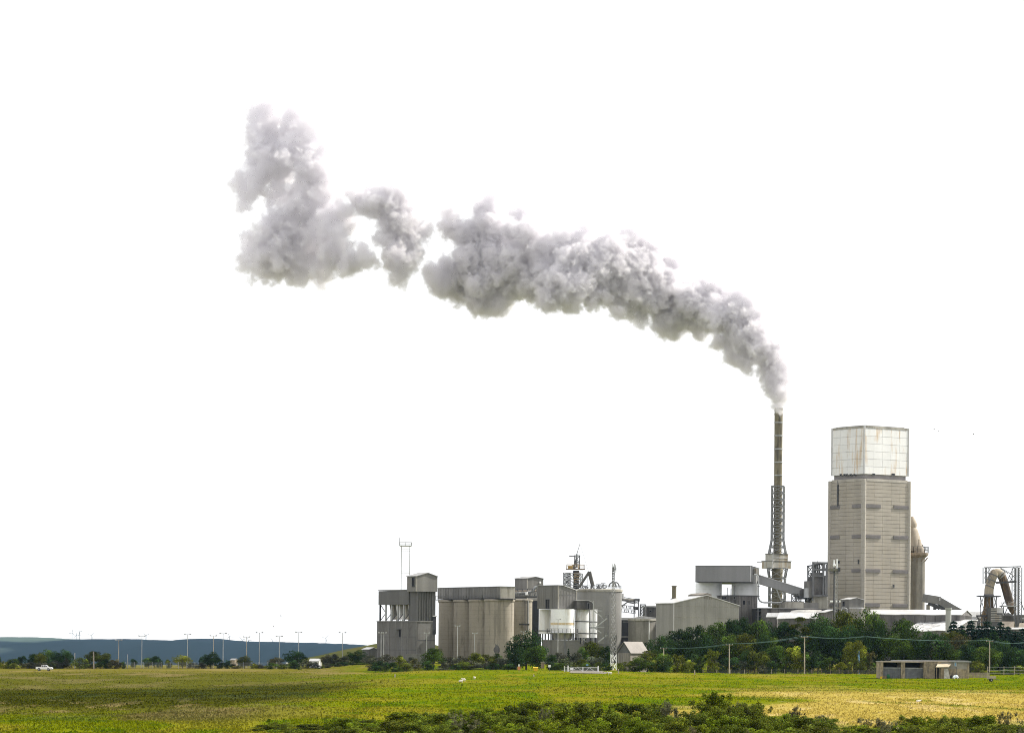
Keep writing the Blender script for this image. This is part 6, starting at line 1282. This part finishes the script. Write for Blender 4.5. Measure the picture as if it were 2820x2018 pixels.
# sheep
def sheep(n, x, y, d, rz, label, lying=False, s=1.0):
    d = hit(n, x, y, 735); p = W(n, x, y, d); g = float(gh(p.x, d)); t = thing('sheep', label, 'sheep', (p.x, d, g), 'sheep in the meadow')
    cz, sz = math.cos(rz), math.sin(rz); T = lambda a, b, c: (p.x + (a * cz - b * sz) * s, d + (a * sz + b * cz) * s, g + (c - (.3 if lying else 0)) * s)
    me = bpy.data.meshes.new('body'); V = [(0, 0, .62), (-.42, 0, .66), (.38, 0, .68), (.62, 0, .82), (.78, 0, .92)]; E = [(0, 1), (0, 2), (2, 3), (3, 4)]; rad = [.30, .27, .27, .15, .13]
    for a, b in ((.36, .14), (.36, -.14), (-.42, .14), (-.42, -.14)):
        i = len(V); V += [(a, b, .45), (a + .02, b, .25), (a, b, .02)]; E += [(2 if a > 0 else 1, i), (i, i + 1), (i + 1, i + 2)]; rad += [.11, .06, .045]
    i = len(V); V += [(.93, 0, .84), (-.68, 0, .62), (-.72, 0, .42)]; E += [(4, i), (1, i + 1), (i + 1, i + 2)]; rad += [.08, .08, .05]
    me.from_pydata([Vector(T(*v)) - Vector((p.x, d, g)) for v in V], E, []); me.materials.append(m_fleece)
    o = bpy.data.objects.new('body', me); COL.objects.link(o); o.parent = t; md = o.modifiers.new('skin', 'SKIN'); 
    for k, r in enumerate(rad): me.skin_vertices[0].data[k].radius = (r * s, r * s)
    me.skin_vertices[0].data[0].use_root = True; o.modifiers.new('sub', 'SUBSURF').levels = 1
    for b in (.1, -.1): MB().path([T(.78, b, .98), T(.76, b * 2.1, 1.0)], [.05 * s, .02 * s], 6).build('ear', m_fleece, t)
    MB().path([T(.86, 0, .9), T(1.02, 0, .8)], [.085 * s, .055 * s], 8).build('muzzle', m_face if lying else m_fleece, t)
sheep(3, 1044, 1606, 590, 2.6, 'white sheep on the bank, right one of the close pair', s=.6); sheep(3, 1012, 1622, 580, .3, 'white sheep on the bank, left one of the close pair', s=.6); sheep(3, 1164, 1582, 615, 1.9, 'white sheep alone on the bank below the concrete silos', s=.55)
sheep(8, 1170, 148, 640, 3.0, 'white sheep standing at the foot of the lattice mast', s=.72); sheep(11, 700, 825, 420, .2, 'white dark-faced sheep lying in the straw-coloured grass below the farm shed', True, .5)

# pickup
d = hit(1, 500, 673); xa, xb = W(1, 404, 672, d).x, W(1, 588, 672, d).x; L_ = xb - xa; g = float(gh((xa + xb) / 2, d)) + .02; t = thing('pickup_truck', 'white double-cab pickup truck parked on the far left of the meadow', 'pickup truck', ((xa + xb) / 2, d, g))
cx_ = lambda u: xa + u * L_
def side(pts, y0, y1): n = len(pts); return MB().add([(cx_(u), d + y0, g + z) for u, z in pts] + [(cx_(u), d + y1, g + z) for u, z in pts], [tuple(range(n)), tuple(range(2 * n - 1, n - 1, -1))] + [(i, i + n, (i + 1) % n + n, (i + 1) % n) for i in range(n)])
side([(.0, .5), (.05, .42), (.10, .42), (.13, .68), (.19, .82), (.25, .68), (.28, .40), (.66, .38), (.69, .66), (.755, .8), (.82, .66), (.85, .42), (.97, .42), (1, .55), (.995, .82), (.94, .98), (.74, 1.06), (.30, 1.08), (.0, 1.08)], -.9, .9).build('body', m_carw, t)
side([(.32, 1.07), (.76, 1.05), (.665, 1.52), (.62, 1.62), (.37, 1.62), (.335, 1.5)], -.78, .78).build('cab', m_carw, t)
for u in ((.345, .44), (.46, .565)): side([(u[0], 1.14), (u[1], 1.14), (u[1] - .01, 1.52), (u[0] + .015, 1.52)], -.81, .81).build('side_window', m_glass, t)
side([(.58, 1.14), (.70, 1.14), (.64, 1.52), (.58, 1.52)], -.81, .81).build('side_window', m_glass, t); side([(.735, 1.12), (.75, 1.12), (.665, 1.54), (.655, 1.52)], -.7, .7).build('windscreen', m_glass, t)
for u in (.19, .755):
    for y in (-.86, .86):
        w = MB().tube((cx_(u), d + y - .12, g + .36), (cx_(u), d + y + .12, g + .36), .36, n=18).build('wheel', m_tyre, t); MB().tube((cx_(u), d + y - .14, g + .36), (cx_(u), d + y + .14, g + .36), .2, n=12).build('rim', m_steell, w)
MB().box((cx_(.985), d, g + .52), (.18, 1.8, .24)).build('front_bumper', m_steel, t); MB().box((cx_(.0), d, g + .5), (.16, 1.7, .2)).build('rear_bumper', m_steel, t)
for y in (-.68, .68): MB().box((cx_(.985), d + y, g + .84), (.12, .3, .16)).build('headlight', m_glass, t)
MB().box((cx_(.72), d - .95, g + 1.14), (.14, .16, .16)).build('mirror', m_carw, t)
for u in (.45, .575): MB().box((cx_(u), d - .905, g + .78), (.02, .01, .6)).build('door_seam', m_steel, t)
for u in (.43, .55): MB().box((cx_(u), d - .915, g + .95), (.14, .03, .04)).build('door_handle', m_steel, t)

# ---------------------------------------------------------------- farm shed
d = hit(11, 640, 470); f = Fr(11, 130, 140, 790, d, 4, 460); g = float(gh(f.C.x + 8, d)) - .15; yz = lambda y: g + (470 - y) / 5.405 * d / F
t = thing('farm_shed', 'old stone farm shed with two open dark bays and a lean-to porch', 'shed', f.p(f.a, 3, g))
fa = f.a; D_ = 5.2
MB().fbox(f, 0, fa, D_ - .4, D_, g - .3, yz(212)).build('back_wall', m_stone, t); MB().fbox(f, 0, .35, .35, D_ - .4, g - .3, yz(212)).build('side_wall', m_stone, t)
for xa, xb in ((140, 174), (438, 500), (770, 792)): MB().fbox(f, f.r(xa), f.r(xb), 0, .45, g - .3, yz(224)).build('pillar', m_stone, t)
MB().fbox(f, -.1, fa + .05, -.12, .5, yz(224), yz(206)).build('lintel', m_woodp, t); MB().fbox(f, -.15, fa, .5, D_ + .2, yz(218), yz(206)).build('roof', m_roofg, t)
for xa, xb in ((176, 436), (502, 768)):
    n_ = 9; ra, rb = f.r(xa), f.r(xb)
    for k in range(n_): u = ra + (rb - ra) * k / n_; MB().fbox(f, u + .02, u + (rb - ra) / n_ - .02, .2 + .02 * (k % 2), .3, g - .2, yz(308 + (k * 7) % 5)).build('board', mat('shed_boards', (.135, .14, .15), .25, .8, .35, rnd=.15), t)
    MB().fbox(f, ra, rb, .14, .34, yz(312), yz(302)).build('rail', m_steell, t); MB().fbox(f, ra, rb, D_ - .8, D_ - .45, g, yz(226)).build('bay_shade_sheet', m_dark, t)  # near-black sheet paints the shade at the back of each bay
f2 = Fr(11, 780, 790, 1450, d - .6, 5, 460); fa2 = f2.a
MB().fbox(f2, 0, fa2, 0, 6, g - .4, yz(318)).build('stone_wall', m_stone, t); MB().fbox(f2, 0, f2.r(1038), .02, 6, yz(318), yz(212)).build('stone_wall', m_stone, t)
MB().fbox(f2, f2.r(1038), fa2, .04, 6, yz(318), yz(214)).build('rendered_wall', mat('cement_render', (.27, .25, .22), .2, .6, .3), t)
MB().fbox(f2, fa2 - .35, fa2 + .06, -.06, .3, g - .3, yz(222)).build('quoin', m_woodp if 0 else m_stone, t)
MB().fbox(f2, f2.r(380), f2.r(1478), 2.2, 6.6, yz(206), yz(190)).build('roof', m_roofg, t); MB().fbox(f2, f2.r(1180), f2.r(1478), -.35, 2.2, yz(214), yz(197)).build('roof', m_roofg, t); MB().fbox(f2, f2.r(800), f2.r(1180), -.1, 2.2, yz(212), yz(204)).build('roof', m_woodp, t)
window(f2, 'r', 11, 1236, 1257, 236, 284, t, m_blue, fm=m_steell); MB().fbox(f2, f2.r(1262), f2.r(1266), -.06, .01, g, yz(240)).build('downpipe', m_steel, t)
MB().hexa([f2.p(f2.r(x), l, z) for dz in (-.08, .06) for x, l, z in ((922, -2.2, yz(292) + dz), (1110, -2.2, yz(286) + dz), (1186, .0, yz(240) + dz), (985, .0, yz(244) + dz))]).build('porch_roof', mat('porch_sheet', (.42, .36, .26), .2, .6, .2), t)
for x in (938, 1040): MB().fbox(f2, f2.r(x) - .07, f2.r(x) + .07, -2.1, -1.96, g - .3, yz(290)).build('porch_post', m_wood, t)
MB().fbox(f2, f2.r(945), f2.r(1000), -.05, .02, g, yz(300)).build('doorway', m_dark, t); MB().fbox(f2, f2.r(1003), f2.r(1040), -2.0, -1.9, g - .2, yz(300)).build('porch_board', m_wood, t)
MB().hexa([f2.p(f2.r(x), l, z) for l0 in (0, .5) for x, l, z in ((1048, -2.2 + l0, g - .2), (1140, -2.2 + l0, g - .2), (1112, -1.7 + l0, yz(308)), (1042, -1.7 + l0, yz(308)))]).build('buttress', mat('whitewashed_stone', (.42, .40, .37), .3, 1.2, .2, stain=(.16, .14, .12), sa=.7, ss=1.5), t)
# things around the shed
p = f.p(f.r(236), -.9, 0); g2 = float(gh(p.x, p.y)); t = thing('barrel', 'dark green plastic barrel standing before the left bay of the farm shed', 'barrel', (p.x, p.y, g2)); MB().lathe(p, [(.30, g2), (.36, g2 + .25), (.37, g2 + .45), (.36, g2 + .65), (.30, g2 + .88)], 18).build('drum', m_green, t, smooth=True); MB().lathe(p, [(.27, g2 + .881), (.28, g2 + .93)], 18).build('lid', m_green, t)
p = f.p(f.r(176), -1.0, 0); g2 = float(gh(p.x, p.y)); t = thing('crate', 'dark brown wooden crate left of the green barrel', 'crate', (p.x, p.y, g2))
for k in range(3): MB().box((p.x, p.y - .32, g2 + .12 + k * .21), (.95, .05, .16)).build('slat', m_wood, t); MB().box((p.x, p.y + .32, g2 + .12 + k * .21), (.95, .05, .16)).build('slat', m_wood, t)
for a in (-.45, .45): MB().box((p.x + a, p.y, g2 + .33), (.05, .6, .62)).build('end_panel', m_wood, t)
MB().box((p.x, p.y, g2 + .5), (.84, .56, .1)).build('contents', m_steeld, t)
p = f.p(f.r(125), -1.4, 0); g2 = float(gh(p.x, p.y)); t = thing('bucket', 'yellow bucket in the grass at the left corner of the farm shed', 'bucket', (p.x, p.y, g2)); MB().lathe(p, [(.2, g2), (.27, g2 + .5), (.24, g2 + .5), (.18, g2 + .3)], 16).build('pail', m_yelp, t); MB().path([(p.x + math.cos(a) * .27, p.y, g2 + .48 + math.sin(a) * .22) for a in np.linspace(0, math.pi, 9)], .015, 5).build('handle', m_steel, t)
p = f2.p(f2.r(1230), -1.3, 0); g2 = float(gh(p.x, p.y)); rg = np.random.default_rng(3)
def heap(name, label, cat, p, g2, w, dp, h, m, seed):
    rg = np.random.default_rng(seed); vs = []; n, k = 15, 9
    for j in range(k):
        for i in range(n):
            u, v = i / (n - 1) * 2 - 1, j / (k - 1) * 2 - 1; r2 = max(abs(u) ** 2.2, abs(v) ** 2.2); vs.append((p.x + u * w / 2, p.y + v * dp / 2, g2 - .05 + h * max(0, 1 - r2) ** .6 * (.75 + .5 * rg.random())))
    t = thing(name, label, cat, (p.x, p.y, g2)); MB().add(vs, [(j * n + i, j * n + i + 1, (j + 1) * n + i + 1, (j + 1) * n + i) for j in range(k - 1) for i in range(n - 1)]).build('sheet', m, t); return t
t = heap('tarpaulin', 'pale blue-white tarpaulin heap against the right wall of the farm shed', 'tarpaulin', p, g2, 1.5, 1.1, .75, mat('tarp_sheet', (.66, .72, .76), .1, 2, 0, rough=.4), 2)
for a in (-.6, .1, .62): MB().box((p.x + a, p.y - .5, g2 + .1), (.28, .22, .2), a).build('weight', m_stone, t)
p = f2.p(f2.r(1166), -1.2, 0); heap('feed_sack', 'black sack lying left of the pale blue tarpaulin', 'sack', p, float(gh(p.x, p.y)), .55, .7, .7, m_darkclad, 5)
def pallet(x, y, d, rz, label):
    d = hit(11, x, y); p = W(11, x, y, d); g2 = float(gh(p.x, d)); t = thing('pallet', label, 'pallet', (p.x, d, g2), 'pallets stood on edge right of the farm shed'); e = Vector((math.cos(rz), math.sin(rz), 0)); nrm = Vector((-e.y, e.x, 0))
    for k in range(5): MB().box(Vector((p.x, d, g2 + .12 + k * .23)), (1.25, .04, .15), rz).build('slat', m_woodp, t)
    for a in (-.55, 0, .55): MB().box(Vector((p.x, d, g2 + .58)) + e * a + nrm * .09, (.12, .12, 1.12), rz).build('block', m_wood, t)
for k, (x, o_) in enumerate(((1480, 'leftmost'), (1545, 'second from left'), (1605, 'third from left'), (1665, 'fourth from left'), (1715, 'rightmost'))): pallet(x, 460, 655 + k % 2, (-.15, .1, 0, .2, -.1)[k], f'{o_} of the wooden pallets stood on edge right of the farm shed')
d = hit(11, 1785, 518); p = W(11, 1785, 510, d); g2 = float(gh(p.x, d)); t = thing('feed_trailer', 'small wooden-sided trailer on dark wheels at the end of the pallets', 'trailer', (p.x, d, g2))
MB().box((p.x, d, g2 + .55), (1.7, 1.2, .1)).build('bed', m_wood, t)
for k in range(3):
    for y in (-.6, .6): MB().box((p.x, d + y, g2 + .7 + k * .18), (1.7, .05, .13)).build('side_board', m_woodp, t)
for a in (-.84, .84): MB().box((p.x + a, d, g2 + .88), (.05, 1.16, .5)).build('end_board', m_woodp, t)
for a in (-.1,):
    for y in (-.72, .72): w = MB().tube((p.x + a, d + y - .08, g2 + .32), (p.x + a, d + y + .08, g2 + .32), .32, n=16).build('wheel', m_tyre, t); MB().tube((p.x + a, d + y - .1, g2 + .32), (p.x + a, d + y + .1, g2 + .32), .15, n=10).build('rim', m_steell, w)
MB().bar((p.x + .8, d, g2 + .5), (p.x + 1.7, d, g2 + .35), .09).build('drawbar', m_steel, t)

# white sheds and cottage in the distance, low walls
def cottage(n, xl, xc, xr, d, psi, ye, yp, label, mw, mr_, ax='l', name='white_shed', y=560):
    f = Fr(n, xl, xc, xr, d, psi, y); zg = float(gh(f.C.x, d)) - .5; t = thing(name, label, 'building', f.p(f.a / 2, f.b / 2, zg)); ze, zp = f.z(ye), f.z(yp)
    MB().prof(f, [(0, zg), (f.a, zg), (f.a, ze), (f.a / 2, zp), (0, ze)], 0, f.b).build('wall', mw, t)
    for a, b, za, zb_ in ((-.2, f.a / 2, ze, zp), (f.a / 2, f.a + .2, zp, ze)): MB().prof(f, [(a, za + .02), (b, zb_ + .02), (b, zb_ + .2), (a, za + .2)], -.2, f.b + .2).build('roof', mr_, t)
cottage(2, 1265, 1372, 1400, 965, 70, 572, 545, 'long white low building peeping over the hedge left of the works', m_white, m_roof); cottage(2, 1855, 1928, 2030, 940, 55, 440, 418, 'white-roofed grey shed tucked against the left wall of the loading building', m_clad, m_roof)
cottage(7, 2190, 2250, 2300, 840, 50, 1232, 1205, 'white cottage glimpsed between bushes at the right edge', m_white, m_roofg, name='white_cottage', y=1250); cottage(7, 2000, 2130, 2170, 830, 65, 1250, 1238, 'long low white outbuilding glimpsed behind the bushes right of the shed', m_white, m_roof, name='outbuilding', y=1250)
cottage(2, 380, 430, 470, 1700, 50, 556, 540, 'tiny grey farmhouse under the hill left of the works', m_stone, m_roofg, name='farmhouse')
def lowwall(n, xa, xb, y, d, label, m):
    a, b = W(n, xa, y, d), W(n, xb, y, d); g = float(gh(a.x, d)); t = thing('low_wall', label, 'wall', ((a.x + b.x) / 2, d, g)); MB().box(((a.x + b.x) / 2, d, (a.z + g) / 2 - .3), (b.x - a.x, .5, a.z - g + .6)).build('masonry', m, t)
    for k in range(int((b.x - a.x) / .9)): MB().box((a.x + .45 + k * .9, d, a.z + .1 + .03 * (k % 3)), (.82, .62, .2)).build('coping_stone', m, t)
lowwall(4, 868, 1036, 1276, 775, 'low grey stone wall under the olive tree before the largest grey silo', m_ribconc); lowwall(3, 395, 600, 1308, 815, 'low grey stone wall at the foot of the loading building', m_block)

# birds
for k, (x, y, d, lab) in enumerate(((2070, 950, 700, 'leftmost dark bird in the sky right of the tower'), (2079, 956, 705, 'middle dark bird in the sky right of the tower'), (2157, 962, 720, 'rightmost dark bird, far right of the tower'), (606, 1388, 640, 'small bird low over the floodlight masts'), (622, 1364, 650, 'small bird highest above the floodlight masts'))):
    p = W(0, x, y, d); t = thing('bird', lab, 'bird', p, 'birds in the sky'); MB().path([p + Vector((-.22, 0, 0)), p + Vector((0, 0, .02)), p + Vector((.16, 0, .02)), p + Vector((.24, 0, 0))], [.02, .07, .06, .015], 7).build('body', m_steel, t)
    for s in (-1, 1): MB().add([p + Vector((-.08, 0, .04)), p + Vector((.1, 0, .04)), p + Vector((.05, s * .28, .16)), p + Vector((-.04, s * .28, .15)), p + Vector((-.1, s * .55, .1)), p + Vector((-.08, 0, .02)), p + Vector((.1, 0, .02)), p + Vector((.05, s * .28, .14)), p + Vector((-.04, s * .28, .13)), p + Vector((-.1, s * .55, .09))], [(0, 1, 2, 3), (3, 2, 4), (5, 8, 7, 6), (8, 9, 7)]).build('wing', m_steel, t)
# ---------------------------------------------------------------- air
hz = bpy.data.materials.new('haze'); hz.use_nodes = True; n = hz.node_tree.nodes; n.clear()
o_ = n.new('ShaderNodeOutputMaterial'); pv = n.new('ShaderNodeVolumePrincipled'); pv.inputs['Color'].default_value = (.42, .66, .98, 1); pv.inputs['Density'].default_value = 1.3e-5; pv.inputs['Anisotropy'].default_value = .0
hz.node_tree.links.new(pv.outputs[0], o_.inputs['Volume'])
o = MB().box((0, 4700, (SMOKE_TOP + 8 - 40) / 2), (9000, 9600, SMOKE_TOP + 8 + 40)).build('haze', hz); tag(o, 'thin blue haze lying over the whole valley', kind='stuff')
